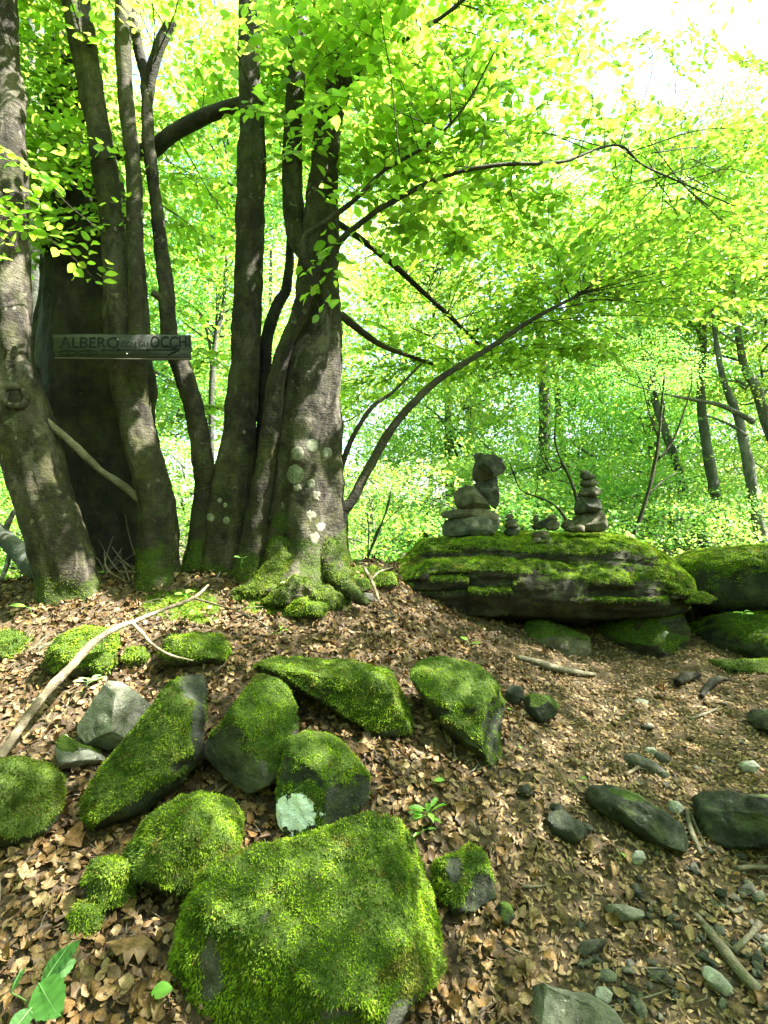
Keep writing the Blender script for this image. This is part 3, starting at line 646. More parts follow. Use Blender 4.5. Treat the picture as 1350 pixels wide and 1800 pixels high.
for i, (ol, lb, mt) in enumerate([
    ([(1001, 915), (1010, 908), (1035, 901), (1058, 898), (1066, 908), (1069, 926), (1062, 934), (1020, 937), (1003, 930)], 'broad bottom stone of the slender right cairn', 'rock_brown'),
    ([(1008, 896), (1010, 882), (1022, 872), (1045, 870), (1055, 878), (1060, 894), (1050, 900), (1025, 904), (1012, 907)], 'dark second stone of the slender right cairn', 'rock'),
    ([(1013, 876), (1018, 862), (1030, 854), (1050, 855), (1058, 862), (1055, 871), (1035, 873)], 'rounded third stone of the slender right cairn', 'rock_brown'),
    ([(1019, 853), (1021, 844), (1035, 841), (1048, 843), (1050, 850), (1045, 855), (1025, 857)], 'fourth stone from the bottom of the slender right cairn', 'rock_brown'),
    ([(1018, 841), (1020, 834), (1034, 830), (1046, 836), (1047, 841), (1030, 844)], 'flat fifth stone of the slender right cairn', 'rock'),
    ([(1019, 833), (1022, 828), (1032, 826), (1036, 830), (1028, 834)], 'tiny topmost pebble of the slender right cairn', 'rock_brown')]):
    cstone(ol, lb, 4.75, 0.48, mt, 160 + i, CG, 2.8, 14, 4)

# --- dark boulders and stones along the path
stone('dark_boulder', [(1028, 1400), (1040, 1381), (1075, 1382), (1120, 1400), (1165, 1425), (1200, 1448), (1210, 1475), (1207, 1503), (1160, 1490), (1090, 1450), (1045, 1425)], 0.36, M['rock_dark'],
      'long dark smooth boulder set diagonally in the path', 'boulder', moss=1.2, base=(1190, 1506), n=28, seed=201, p=2.5, facets=3, dens=26000, L=0.01, w=0.003, mk={'nz': 0.9}, tone=0.7, cushion=0.006)
stone('dark_boulder', [(1220, 1405), (1240, 1393), (1290, 1391), (1340, 1400), (1400, 1420), (1410, 1480), (1340, 1500), (1270, 1497), (1235, 1475), (1225, 1440)], 0.40, M['rock_dark'],
      'rounded dark boulder cut by the right picture edge', 'boulder', moss=1.2, base=(1310, 1506), n=28, seed=203, p=2.5, facets=3, dens=26000, L=0.01, w=0.003, mk={'nz': 0.9}, tone=0.7, cushion=0.006)
stone('dark_stone', [(957, 1440), (965, 1425), (990, 1425), (1020, 1445), (1034, 1462), (1020, 1478), (1000, 1483), (970, 1465)], 0.4, M['rock_dark'], 'dark stone left of the long diagonal boulder', 'stone', n=18, seed=205, facets=4)
stone('dark_stone', [(920, 1230), (935, 1219), (965, 1224), (982, 1240), (978, 1258), (950, 1272), (930, 1262)], 0.4, M['rock_dark'], 'dark mossy stone right of the tapering mossy wedge', 'stone', n=18, seed=207, facets=4, moss=0.5, dens=24000, L=0.014)
stone('dark_stone', [(888, 1215), (900, 1203), (918, 1206), (922, 1228), (908, 1242), (892, 1236)], 0.4, M['rock_dark'], 'dark stone wedged between tapering mossy wedge and dark mossy stone', 'stone', n=14, seed=208, facets=4)
stone('dark_stone', [(908, 1392), (915, 1380), (930, 1380), (938, 1395), (925, 1405), (912, 1404)], 0.4, M['rock_dark'], 'small half buried dark stone amid leaves below the tapering wedge', 'stone', n=12, seed=209)
stone('dark_stone', [(962, 1424), (968, 1412), (985, 1412), (992, 1424), (978, 1430)], 0.4, M['rock_dark'], 'small dark stone just above the stone left of the diagonal boulder', 'stone', n=12, seed=210)
stone('flat_stone', [(1085, 1328), (1110, 1324), (1150, 1340), (1180, 1362), (1170, 1372), (1130, 1362), (1098, 1342)], 0.25, M['rock'], 'flat grey slab flush with the path above the dark boulder', 'stone', n=16, seed=211, facets=2, sink=0.6)
stone('grey_stone', [(1308, 1256), (1322, 1246), (1380, 1248), (1400, 1280), (1360, 1292), (1325, 1282)], 0.35, M['rock'], 'smooth grey stone cut by the right edge below the ledge', 'stone', n=18, seed=213)
stone('flat_stone', [(927, 1730), (950, 1722), (985, 1735), (1040, 1752), (1080, 1780), (1110, 1830), (1080, 1860), (940, 1850), (925, 1780)], 0.25, M['rock_block'], 'large flat grey stone at the bottom edge of the path', 'stone', base=(1000, 1850), n=26, seed=215, p=2.8, facets=2, sink=0.5)
PEB = [
    ([(1298, 1348), (1306, 1338), (1325, 1337), (1337, 1347), (1328, 1360), (1305, 1360)], 'round light grey pebble near the right edge', 'rock_pale'),
    ([(1147, 1332), (1155, 1323), (1172, 1324), (1181, 1335), (1170, 1343), (1152, 1342)], 'dark oval pebble beside the flush flat slab', 'rock'),
    ([(1129, 1320), (1136, 1313), (1150, 1314), (1156, 1322), (1142, 1328)], 'pale small pebble above the dark oval pebble', 'rock_pale'),
    ([(1170, 1420), (1176, 1406), (1192, 1408), (1203, 1422), (1195, 1433), (1178, 1430)], 'pale green grey chip on the diagonal dark boulder top', 'rock_pale'),
    ([(1108, 1508), (1116, 1494), (1130, 1494), (1136, 1510), (1126, 1522), (1112, 1518)], 'pale roundish stone next to a green sprig on the path', 'rock_pale'),
    ([(1052, 1592), (1075, 1588), (1100, 1590), (1136, 1606), (1120, 1618), (1090, 1621), (1070, 1606)], 'thin pointed grey stone lying alone on the litter', 'rock_block'),
    ([(1015, 1672), (1025, 1655), (1045, 1652), (1066, 1648), (1068, 1660), (1045, 1672), (1028, 1687), (1016, 1684)], 'knobbly bluish grey stone on litter', 'rock'),
    ([(1049, 1722), (1055, 1705), (1070, 1702), (1086, 1712), (1084, 1726), (1065, 1730)], 'light stone above the pale cube by the flat bottom stone', 'rock_block'),
    ([(1046, 1752), (1049, 1735), (1065, 1733), (1079, 1747), (1075, 1760), (1065, 1767)], 'pale cube shaped stone touching the flat bottom stone', 'rock_pale'),
    ([(1113, 1770), (1117, 1757), (1128, 1758), (1138, 1778), (1134, 1792), (1122, 1790)], 'oval grey pebble standing on end at the bottom edge', 'rock_block'),
    ([(1233, 1702), (1245, 1698), (1268, 1712), (1288, 1735), (1290, 1748), (1275, 1752), (1250, 1735), (1236, 1718)], 'whitish flat oval stone beside the thick stick', 'rock_pale'),
    ([(1293, 1565), (1305, 1555), (1325, 1556), (1335, 1572), (1315, 1578), (1298, 1576)], 'grey flat stone above the crooked twig', 'rock'),
    ([(1252, 1570), (1262, 1560), (1278, 1564), (1278, 1578), (1260, 1580)], 'dark stone left of the grey flat stone above the crooked twig', 'rock_dark'),
    ([(1335, 1665), (1342, 1655), (1365, 1656), (1370, 1680), (1350, 1682)], 'greenish grey stone at the right edge beside the crooked twig', 'rock_block'),
    ([(1162, 1725), (1172, 1712), (1182, 1720), (1187, 1732), (1175, 1736)], 'small brown pebble halfway between pale cube and whitish oval', 'rock_brown'),
    ([(1212, 1520), (1222, 1515), (1232, 1535), (1222, 1542), (1212, 1534)], 'square olive chip below the dead stick between dark boulders', 'rock'),
    ([(1220, 1680), (1232, 1672), (1262, 1690), (1265, 1702), (1245, 1700)], 'dark thin slate between the thick stick and whitish oval', 'rock_dark'),
    ([(1096, 1742), (1102, 1732), (1115, 1735), (1118, 1747), (1105, 1752)], 'dark pebble right of the pale cube', 'rock_dark'),
    ([(1260, 1765), (1268, 1750), (1280, 1762), (1278, 1780), (1266, 1780)], 'greenish chip below the whitish flat oval stone', 'rock_block'),
    ([(1318, 1680), (1332, 1668), (1345, 1682), (1340, 1702), (1322, 1700)], 'dark stone right of the thick stick below the twig', 'rock'),
    ([(1302, 1725), (1312, 1718), (1335, 1722), (1345, 1734), (1325, 1736)], 'thin tan stone right of the thick stick near the bottom corner', 'rock_brown'),
    ([(1226, 1220), (1232, 1212), (1248, 1215), (1246, 1222)], 'small pale chip on the path near the two dark roots', 'rock_pale'),
    ([(1113, 1232), (1122, 1228), (1140, 1232), (1138, 1240), (1120, 1240)], 'pale flat chip left of the two dark roots', 'rock_pale'),
    ([(1160, 1118), (1170, 1108), (1176, 1112), (1168, 1122)], 'thin pale leaf shaped chip leaning on the dim ledge block', 'rock_pale')]
for i, (ol, lb, mt) in enumerate(PEB):
    stone('path_stone', ol, 0.36, M[mt], lb, 'stone', 'loose stones on the path', n=12, seed=230 + i, p=2.7, facets=4, fdepth=(0.75, 0.95), amp=0.05, rough=0.004, **({'d': 4.2} if i == 23 else {}))

# ------------------------------------------------------------------ tubes: trunks, limbs, sticks
def spline(pts, m):
    pts = np.asarray(pts, float); n = len(pts)
    if n == 2: 
        t = np.linspace(0, 1, m)[:, None]; return pts[0] * (1 - t) + pts[1] * t
    e = np.vstack([2 * pts[0] - pts[1], pts, 2 * pts[-1] - pts[-2]])
    seg = np.maximum(np.linalg.norm(np.diff(pts[:, :3], axis=0), axis=1), 1e-6); c = np.concatenate([[0], np.cumsum(seg)])
    q = np.linspace(0, c[-1], m); k = np.clip(np.searchsorted(c, q, 'right') - 1, 0, n - 2); t = ((q - c[k]) / seg[k])[:, None]
    p0, p1, p2, p3 = e[k], e[k + 1], e[k + 2], e[k + 3]
    return 0.5 * (2 * p1 + (p2 - p0) * t + (2 * p0 - 5 * p1 + 4 * p2 - p3) * t ** 2 + (3 * p1 - p0 - 3 * p2 + p3) * t ** 3)

def tube(pts, rad, step=0.03, segs=24, amp=0.06, seed=0, flute=0.0, fine=0.0):
    pts = np.asarray(pts, float); rad = np.asarray(rad, float)
    L = np.linalg.norm(np.diff(pts, axis=0), axis=1).sum(); m = max(int(L / step), len(pts) + 1, 4)
    S = spline(np.column_stack([pts, rad]), m); C, r = S[:, :3], np.maximum(S[:, 3], 1e-4)
    t = unit(np.gradient(C, axis=0))
    u = np.zeros_like(C); a = np.array([1.0, 0, 0]) if abs(t[0, 0]) < 0.8 else np.array([0, 1.0, 0])
    u[0] = unit(a - t[0] * (a @ t[0]))
    for i in range(1, m): u[i] = unit(u[i - 1] - t[i] * (u[i - 1] @ t[i]))
    v = np.cross(t, u)
    th = np.linspace(0, 2 * math.pi, segs, endpoint=False)
    dirs = np.cos(th)[None, :, None] * u[:, None] + np.sin(th)[None, :, None] * v[:, None]
    V = (C[:, None] + dirs * r[:, None, None]).reshape(-1, 3); D = dirs.reshape(-1, 3); rr = np.repeat(r, segs)
    rm = np.median(r)
    if amp > 0:
        dis = amp * rr * (fbm(V, 0.45 / rm, 3, seed) * 1.4)
        if fine: dis = dis + fine * fbm(V * np.array([1, 1, 0.5]), 18, 3, seed + 7)
        if flute: dis = dis + flute * rr * fbm(np.column_stack([D * 2.2, np.repeat(np.arange(m) * step * 0.4, segs)])[:, :3] + np.repeat(np.arange(m) * step * 0.25, segs)[:, None], 1.0, 2, seed + 3)
        V = V + D * dis[:, None]
    i = (np.arange(m - 1)[:, None] * segs + np.arange(segs)[None]).ravel(); j = (np.arange(m - 1)[:, None] * segs + (np.arange(segs)[None] + 1) % segs).ravel()
    T = np.concatenate([np.stack([i, j, j + segs], -1), np.stack([i, j + segs, i + segs], -1)])
    k = len(V); V = np.vstack([V, C[0] - t[0] * r[0] * 0.1, C[-1] + t[-1] * r[-1] * 0.25])
    a = np.arange(segs); b = (a + 1) % segs
    T = np.concatenate([T, np.stack([np.full(segs, k), b, a], -1), np.stack([np.full(segs, k + 1), (m - 1) * segs + a, (m - 1) * segs + b], -1)])
    return V, T

def pix_tube(path, step=0.03, segs=24, amp=0.06, seed=0, **kw):
    pts = np.array([P(a, b, d) for a, b, d, w in path]); rad = np.array([w / 2 * d / FP for a, b, d, w in path])
    return tube(pts, rad, step, segs, amp, seed, **kw)

def base_moss(V, h0, h1, seed, up=0.3, amt=1.0):
    z = V[:, 2] - gz(V[:, 0], V[:, 1])
    return amt * np.clip(sstep(h1, h0, z + 0.35 * fbm(V, 4, 3, seed)), 0, 1)

LIMBS = []          # polylines that may carry leafy sprays
def add_limb(path):
    LIMBS.append(spline(np.array([P(a, b, d) for a, b, d, w in path]), 30))

TREES = {}
def tree(key, label, trunk, mat, group=None, limbs=(), name='beech_tree', moss=(0.02, 0.22), seed=0, flute=0.15, amp=0.08, segs=26, dens=26000, mossamt=1.0):
    b = P(*trunk[0][:3]); t = thing(name, b, label=label, cat_='tree', group=group)
    V, T = pix_tube(trunk, 0.022, segs + 10, amp * 1.25, seed, flute=flute * 1.5, fine=0.011)
    m = base_moss(V, moss[0], moss[1], seed, amt=mossamt)
    tr = obj('trunk', V, T, M[mat], t, {'moss': m})
    sel = m[T].mean(1) > 0.15
    if sel.any(): add_moss(tr, V, T[sel], m, dens, 0.014, 0.004, seed + 17, tone=0.8)
    add_limb(trunk[3:])
    for k, (lp, lm) in enumerate(limbs):
        V2, T2 = pix_tube(lp, 0.025, 14 if lp[0][3] > 15 else 9, 0.09, seed + 31 + k, fine=0.003)
        obj('limb', V2, T2, M[lm], t, {'moss': np.zeros(len(V2))}); add_limb(lp)
    TREES[key] = (t, V, T, tr)
    return t

tree('lean', 'thick grey trunk leaning left at the left picture edge, with an eye shaped knot',
     [(132, 1085, 3.52, 122), (122, 1040, 3.52, 104), (110, 990, 3.5, 97), (98, 950, 3.5, 94), (76, 884, 3.5, 90), (48, 787, 3.5, 96), (20, 700, 3.5, 98), (5, 600, 3.5, 88), (2, 400, 3.5, 84), (0, 250, 3.5, 78), (-14, 0, 3.5, 70), (-40, -400, 3.5, 55), (-60, -900, 3.5, 35)], 'bark_light', seed=1, mossamt=0.6)
tree('dark', 'massive old dark trunk in deep shade behind the wooden sign',
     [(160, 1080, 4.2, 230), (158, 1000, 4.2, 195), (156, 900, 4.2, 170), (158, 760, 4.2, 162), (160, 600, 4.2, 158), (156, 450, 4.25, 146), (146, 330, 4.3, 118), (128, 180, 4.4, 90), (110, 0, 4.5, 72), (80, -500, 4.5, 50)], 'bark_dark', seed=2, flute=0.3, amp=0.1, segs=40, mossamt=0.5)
tree('fork', 'forked slim stem rising behind the right half of the sign',
     [(284, 1065, 3.7, 98), (282, 1010, 3.7, 76), (280, 960, 3.7, 68), (277, 884, 3.7, 56), (250, 787, 3.7, 54), (230, 700, 3.7, 54), (214, 600, 3.7, 50), (208, 500, 3.7, 42), (203, 430, 3.7, 38), (186, 300, 3.7, 38), (162, 150, 3.7, 40), (135, 0, 3.7, 44), (100, -300, 3.7, 34), (80, -800, 3.7, 22)], 'bark', seed=3,
     limbs=[([(243, 745, 3.7, 40), (240, 640, 3.66, 34), (241, 520, 3.66, 28), (237, 400, 3.66, 27), (235, 300, 3.66, 27), (219, 150, 3.66, 26), (216, 0, 3.66, 26), (205, -300, 3.7, 20), (200, -700, 3.7, 12)], 'bark')])
tree('crook', 'thin crooked stem bending left behind the arrow end of the sign',
     [(345, 1075, 3.85, 80), (350, 985, 3.85, 52), (354, 930, 3.85, 42), (360, 870, 3.85, 38), (358, 825, 3.82, 36), (347, 750, 3.8, 33), (336, 700, 3.8, 34), (320, 650, 3.8, 34), (300, 600, 3.8, 28), (295, 550, 3.8, 26), (294, 520, 3.8, 28), (285, 450, 3.8, 25), (273, 350, 3.8, 22), (261, 250, 3.8, 22), (257, 150, 3.8, 20), (241, 75, 3.8, 17), (232, 0, 3.8, 16), (215, -300, 3.8, 12)], 'bark', seed=4, flute=0.05, segs=18,
     limbs=[([(260, 185, 3.8, 16), (266, 130, 3.78, 19), (280, 80, 3.76, 20), (304, 32, 3.75, 19)], 'bark_dark'), ([(296, 535, 3.8, 18), (282, 524, 3.76, 14), (268, 514, 3.74, 11)], 'bark')])
tree('mid', 'straight middle trunk with a thick bough reaching left behind the thin stems',
     [(402, 1070, 3.88, 150), (402, 1020, 3.9, 118), (404, 960, 3.9, 98), (408, 880, 3.9, 84), (418, 800, 3.9, 64), (426, 700, 3.9, 54), (433, 600, 3.9, 50), (437, 500, 3.9, 47), (438, 400, 3.9, 48), (442, 300, 3.9, 46), (441, 200, 3.9, 40), (436, 50, 3.9, 32), (432, -300, 3.9, 26), (425, -900, 3.9, 16)], 'bark', seed=5,
     limbs=[([(436, 178, 3.95, 24), (385, 195, 4.0, 25), (345, 212, 4.0, 26), (300, 237, 4.0, 26), (270, 262, 4.02, 26), (235, 268, 4.05, 26), (195, 262, 4.1, 24), (170, 200, 4.2, 20), (150, 90, 4.3, 14)], 'bark_dark'),
            ([(448, 900, 3.98, 24), (456, 800, 3.98, 22), (462, 740, 4.0, 21), (465, 660, 4.0, 22), (470, 590, 4.02, 22), (488, 535, 4.05, 20), (505, 500, 4.1, 18), (512, 400, 4.2, 14), (520, 250, 4.3, 10)], 'bark_dark')])
tree('thin', 'slender pale stem pressed between two trunks, forking into leafy boughs',
     [(430, 1070, 3.74, 80), (440, 1000, 3.72, 54), (448, 940, 3.72, 42), (458, 870, 3.72, 37), (470, 800, 3.72, 35), (482, 700, 3.72, 33), (490, 650, 3.72, 30), (504, 600, 3.7, 26), (526, 550, 3.68, 29), (543, 500, 3.66, 30), (552, 472, 3.65, 30)], 'bark', seed=6, flute=0.05, segs=18,
     limbs=[([(549, 485, 3.66, 22), (533, 450, 3.62, 15), (538, 415, 3.6, 11), (565, 395, 3.58, 10), (625, 350, 3.55, 8), (675, 300, 3.5, 6), (750, 255, 3.45, 5), (815, 190, 3.4, 3.5), (870, 90, 3.3, 2)], 'twig'),
            ([(551, 478, 3.66, 24), (577, 468, 3.64, 17), (597, 425, 3.62, 12), (637, 390, 3.6, 10), (677, 362, 3.6, 9), (775, 312, 3.6, 8), (875, 290, 3.65, 7), (985, 285, 3.75, 5.5), (1055, 260, 3.85, 4.5), (1095, 258, 3.9, 4), (1130, 290, 4.0, 3.5), (1200, 322, 4.1, 3), (1290, 362, 4.2, 2)], 'twig')])
tree('lichen', 'stout right trunk with round pale lichen discs and mossy foot',
     [(530, 1070, 3.85, 210), (530, 1025, 3.88, 172), (533, 985, 3.9, 144), (537, 930, 3.9, 124), (540, 850, 3.9, 114), (541, 780, 3.9, 107), (546, 700, 3.9, 97), (553, 600, 3.9, 84), (558, 520, 3.92, 75), (560, 440, 3.95, 68), (568, 330, 4.0, 52), (585, 190, 4.05, 42), (622, 60, 4.1, 36), (660, -100, 4.15, 30), (720, -500, 4.2, 20)], 'bark_light', seed=7, moss=(0.08, 0.36), segs=44, flute=0.2, dens=30000,
     limbs=[([(552, 450, 3.95, 50), (520, 400, 4.0, 40), (514, 270, 4.05, 34), (524, 60, 4.1, 30), (530, -200, 4.1, 24), (520, -700, 4.1, 14)], 'bark'),
            ([(588, 1000, 3.92, 22), (594, 940, 3.9, 22), (601, 904, 3.88, 21), (621, 876, 3.88, 18), (638, 841, 3.9, 17), (660, 802, 3.92, 16), (682, 763, 3.95, 15), (712, 724, 4.0, 14), (770, 668, 4.1, 12), (850, 618, 4.25, 10), (930, 565, 4.4, 8), (985, 535, 4.5, 6), (1022, 515, 4.6, 5), (1080, 470, 4.8, 3)], 'twig'),
            ([(592, 860, 3.95, 11), (600, 820, 3.97, 11), (622, 765, 4.0, 9), (655, 715, 4.1, 8), (692, 688, 4.2, 6), (740, 640, 4.4, 4)], 'twig'),
            ([(585, 545, 4.0, 16), (610, 562, 4.2, 14), (645, 590, 4.4, 12), (682, 612, 4.6, 9), (760, 640, 5.0, 5)], 'twig'),
            ([(575, 380, 4.0, 12), (620, 410, 4.3, 11), (682, 457, 4.7, 11), (740, 510, 4.9, 9), (800, 565, 5.1, 7), (838, 602, 5.2, 5), (900, 660, 5.5, 4)], 'twig'),
            ([(600, 160, 4.05, 14), (680, 90, 3.95, 10), (790, 20, 3.9, 7), (900, -80, 3.8, 5)], 'twig')])
# mossy roots of the lichened trunk
for k, rp in enumerate([[(570, 965, 3.8, 52), (592, 1008, 3.64, 36), (615, 1040, 3.48, 26), (645, 1062, 3.38, 12)], [(505, 970, 3.76, 66), (478, 1015, 3.6, 50), (448, 1042, 3.46, 32), (412, 1056, 3.4, 14)]]):
    V, T = pix_tube(rp, 0.02, 20, 0.3, 90 + k, fine=0.012)
    m = np.clip(0.6 + 0.9 * fbm(V, 5, 3, 95 + k) + 0.5 * vnormals(V, T)[:, 2], 0, 1)
    r_ = obj('root', V, T, M['bark'], TREES['lichen'][0], {'moss': m}); add_moss(r_, V, T, m, 30000, 0.026, 0.005, 99 + k, tone=0.6)
for k, (ol, d_) in enumerate([([(452, 1062), (480, 1040), (515, 1024), (550, 1020), (585, 1032), (608, 1050), (615, 1066), (590, 1078), (520, 1082), (470, 1076)], (540, 1080)), ([(405, 1045), (425, 1028), (460, 1022), (490, 1032), (495, 1048), (450, 1058)], (455, 1060))]):
    V, T, _, _ = rock_shape(ol, 0.30, base=d_, sink=0.8, n=26, seed=96 + k, p=2.2, facets=2, amp=0.12, rough=0.03)
    m = np.clip(0.55 + 0.9 * fbm(V, 6, 3, 93 + k) + 0.3 * vnormals(V, T)[:, 2], 0, 1)
    r_ = obj('root', V, T, M['bark'], TREES['lichen'][0], {'moss': m}); add_moss(r_, V, T, m, 30000, 0.026, 0.005, 109 + k, tone=0.55)
# lichen discs
lt, LV, LT_, ltr = TREES['lichen']
lbvh = BVHTree.FromPolygons([tuple(v) for v in LV], [tuple(t) for t in LT_])
def on_surface(bvh, px, py, off):
    d = Vector(unit(P(px, py, 1) - np.array([0, 0, CAMZ])))
    h, n, _, _ = bvh.ray_cast(Vector((0, 0, CAMZ)), d)
    if h is None: return None
    return np.array(h) + np.array(n) * off
def lichen_patch(bvh, parent, px, py, r, seed, off=0.004, mat='lichen', name='lichen_patch'):
    k = 22; rr = np.random.default_rng(seed); ang = np.linspace(0, 2 * math.pi, k, endpoint=False)
    rad = r * (1 + (0.14 if mat != 'lichen_rim' else 0.7) * fbm(np.stack([np.cos(ang), np.sin(ang), 0 * ang], -1), 2.2, 3, seed))
    pts = [on_surface(bvh, px, py, off)]
    for f in (0.5, 0.85, 1.0):
        for a, q in zip(ang, rad):
            pts.append(on_surface(bvh, px + math.cos(a) * q * f, py + math.sin(a) * q * f * 1.12, off * (1.0 if f < 1 else 0.1)))
    if any(p is None for p in pts): return None
    V = np.array(pts); T = []
    for i in range(k):
        j = (i + 1) % k; T.append((0, 1 + j, 1 + i))
        for l in range(2): a, b = 1 + l * k, 1 + (l + 1) * k; T += [(a + i, a + j, b + j), (a + i, b + j, b + i)]
    return obj(name, V, np.array(T), M[mat], parent)
for i, (px, py, r) in enumerate([(523, 797, 10), (548, 783, 9.5), (575, 796, 8), (519, 834, 13.5), (547, 850, 6), (523, 858, 5), (556, 872, 6), (545, 905, 7), (563, 925, 6), (552, 945, 7)]):
    lichen_patch(lbvh, lt, px, py, r + 1.2, 400 + i, 0.003, 'lichen_rim' if i > 4 else 'lichen')
mt_, MV, MT_, _ = TREES['mid']
mbvh = BVHTree.FromPolygons([tuple(v) for v in MV], [tuple(t) for t in MT_])
for i, (px, py, r) in enumerate([(370, 910, 7), (398, 915, 6), (386, 880, 4), (396, 888, 4), (430, 760, 3)]): lichen_patch(mbvh, mt_, px, py, r, 450 + i)
# eye-shaped knot on the leaning trunk
kt, KV, KT_, ktr = TREES['lean']
kb = BVHTree.FromPolygons([tuple(v) for v in KV], [tuple(t) for t in KT_])
ring = []
for a in np.linspace(0, 2 * math.pi, 26, endpoint=False):
    ex, ey = 23 * math.cos(a), 16 * math.sin(a); q = on_surface(kb, 24 + ex * 0.9 - ey * 0.35, 697 + ey + ex * 0.35, 0.004)
    if q is not None: ring.append(q)
if len(ring) > 8:
    ring = np.array(ring + [ring[0]])
    V, T = tube(ring, np.full(len(ring), 0.022), 0.012, 10, 0.25, 44); obj('knot', V, T, M['bark_light'], kt, {'moss': np.zeros(len(V))})
lichen_patch(kb, kt, 26, 698, 13, 460, 0.006, 'hole', 'knot_hole')

# --- dead wood
def stick(name, path, mat, label, cat_='branch', group=None, lift=0.5, amp=0.14, extra=(), seed=0, part='twig', over=0.0, **kw):
    def pts_of(path):
        out = []; rad = []
        for q in path:
            if len(q) == 3: g = G(q[0], q[1]); g = P(q[0], q[1], g[1] - over) if over else g; r = q[2] / 2 * g[1] / FP; g = g + [0, 0, r * 2 * lift + 0.008]
            else: g = P(q[0], q[1], q[2]); r = q[3] / 2 * q[2] / FP
            out.append(g); rad.append(r)
        return np.array(out), np.array(rad)
    V, T = tube(*pts_of(path), 0.02, 12, amp, seed, fine=0.003)
    o = obj(name, V, T, M[mat], None, {'moss': np.zeros(len(V))}, label=label, cat_=cat_, group=group)
    for k, e in enumerate(extra):
        V, T = tube(*pts_of(e), 0.02, 8, amp, seed + 5 + k); obj(part, V, T, M[mat], o, {'moss': np.zeros(len(V))})
    return o
stick('fallen_branch', [(-15, 1370, 14.8), (0, 1340, 14.8), (40, 1280, 14.8), (90, 1215, 15.5), (125, 1180, 14.8), (160, 1140, 13.3), (200, 1112, 10.4), (235, 1098, 8.1), (290, 1075, 6.7), (340, 1055, 5.9), (366, 1032, 3.7)], 'deadwood',
      'long pale fallen branch lying diagonally on the left slope', extra=[[(232, 1100, 6.7), (252, 1120, 6.7), (268, 1138, 5.9), (300, 1156, 4.4), (340, 1165, 2.2)], [(340, 1055, 4.4), (385, 1068, 3.7), (430, 1083, 3), (490, 1117, 2.2)]], seed=501, lift=0.3, over=0.30)
stick('dead_branch', [(55, 712, 3.44, 14), (80, 738, 3.5, 12.5), (98, 755, 3.52, 13.3), (137, 789, 3.6, 13.3), (176, 826, 3.66, 11.7), (215, 853, 3.7, 12.5), (249, 882, 3.74, 14), (275, 905, 3.78, 10.9)], 'stick',
      'pale dead branch slanting from the leaning trunk down to the forked stem', seed=503)
stick('fallen_log', [(908, 1162, 9), (940, 1172, 12), (975, 1184, 13), (1010, 1189, 10), (1045, 1192, 7)], 'stick', 'grey fallen stick lying below the great slab', seed=505)
stick('exposed_root', [(1190, 1210, 14), (1205, 1203, 16), (1230, 1194, 8)], 'bark_dark', 'left of two short dark roots poking from the path', 'root', seed=507, lift=0.6)
stick('exposed_root', [(1233, 1232, 8), (1245, 1215, 13), (1262, 1204, 13), (1280, 1200, 6)], 'bark_dark', 'right of two short dark roots poking from the path, curved', 'root', seed=508, lift=0.6)
stick('stick', [(1222, 1618, 9), (1255, 1650, 10), (1290, 1682, 9)], 'stick', 'straight thin stick touching the crooked twig at the lower right', seed=509)
stick('stick', [(1238, 1642, 15), (1265, 1680, 18), (1300, 1725, 19), (1332, 1762, 20)], 'stick', 'thick straight stick at the lower right corner', seed=510, lift=0.6)
stick('stick', [(1290, 1686, 10), (1310, 1670, 11), (1322, 1655, 10), (1336, 1640, 11)], 'stick', 'crooked twig at the right edge above the thick stick', seed=511, lift=0.9)
stick('stick', [(1208, 1432, 8), (1215, 1470, 9), (1232, 1512, 9)], 'stick', 'dead stick lying in the gap between the two dark boulders', seed=512, extra=[[(1216, 1440, 5), (1228, 1470, 5), (1240, 1495, 4)]])
stick('stick', [(1296, 1540, 7), (1320, 1536, 8), (1362, 1540, 7)], 'stick', 'curved bark stick at the right edge below the rounded boulder', seed=513, lift=1)
stick('stick', [(1100, 1368, 5), (1115, 1360, 7), (1128, 1352, 6)], 'deadwood', 'short pale wood splinter above the diagonal dark boulder', seed=514)
stick('stick', [(918, 1568, 4), (945, 1566, 4), (968, 1562, 3)], 'stick', 'thin dark twig on litter right of the dark stone', seed=515)
stick('stick', [(640, 1010, 5), (655, 1040, 6), (668, 1072, 4)], 'deadwood', 'bent bare twig propped on litter near the slab left end', seed=516, extra=[[(650, 1032, 4), (668, 1015, 4), (690, 1006, 3)]], lift=2)
stick('stick', [(1212, 1268, 4), (1235, 1262, 5), (1262, 1250, 4)], 'stick', 'thin twig on the path below the two dark roots', seed=517)
stick('stick', [(1275, 1600, 5), (1290, 1610, 6), (1305, 1605, 7)], 'stick', 'short pale stub above the crooked twig', seed=518)
stick('fallen_log', [(-40, 915, 5.5, 30), (0, 938, 5.4, 30), (40, 975, 5.3, 34), (70, 1010, 5.2, 40)], 'bark_far', 'dark fallen trunk behind the leaning trunk at the left edge', 'log', seed=519, extra=[[(8, 945, 5.4, 12), (14, 920, 5.4, 10), (28, 895, 5.4, 7)], [(20, 960, 5.35, 10), (10, 1000, 5.2, 8), (-10, 1040, 5.1, 6)]], part='stub')
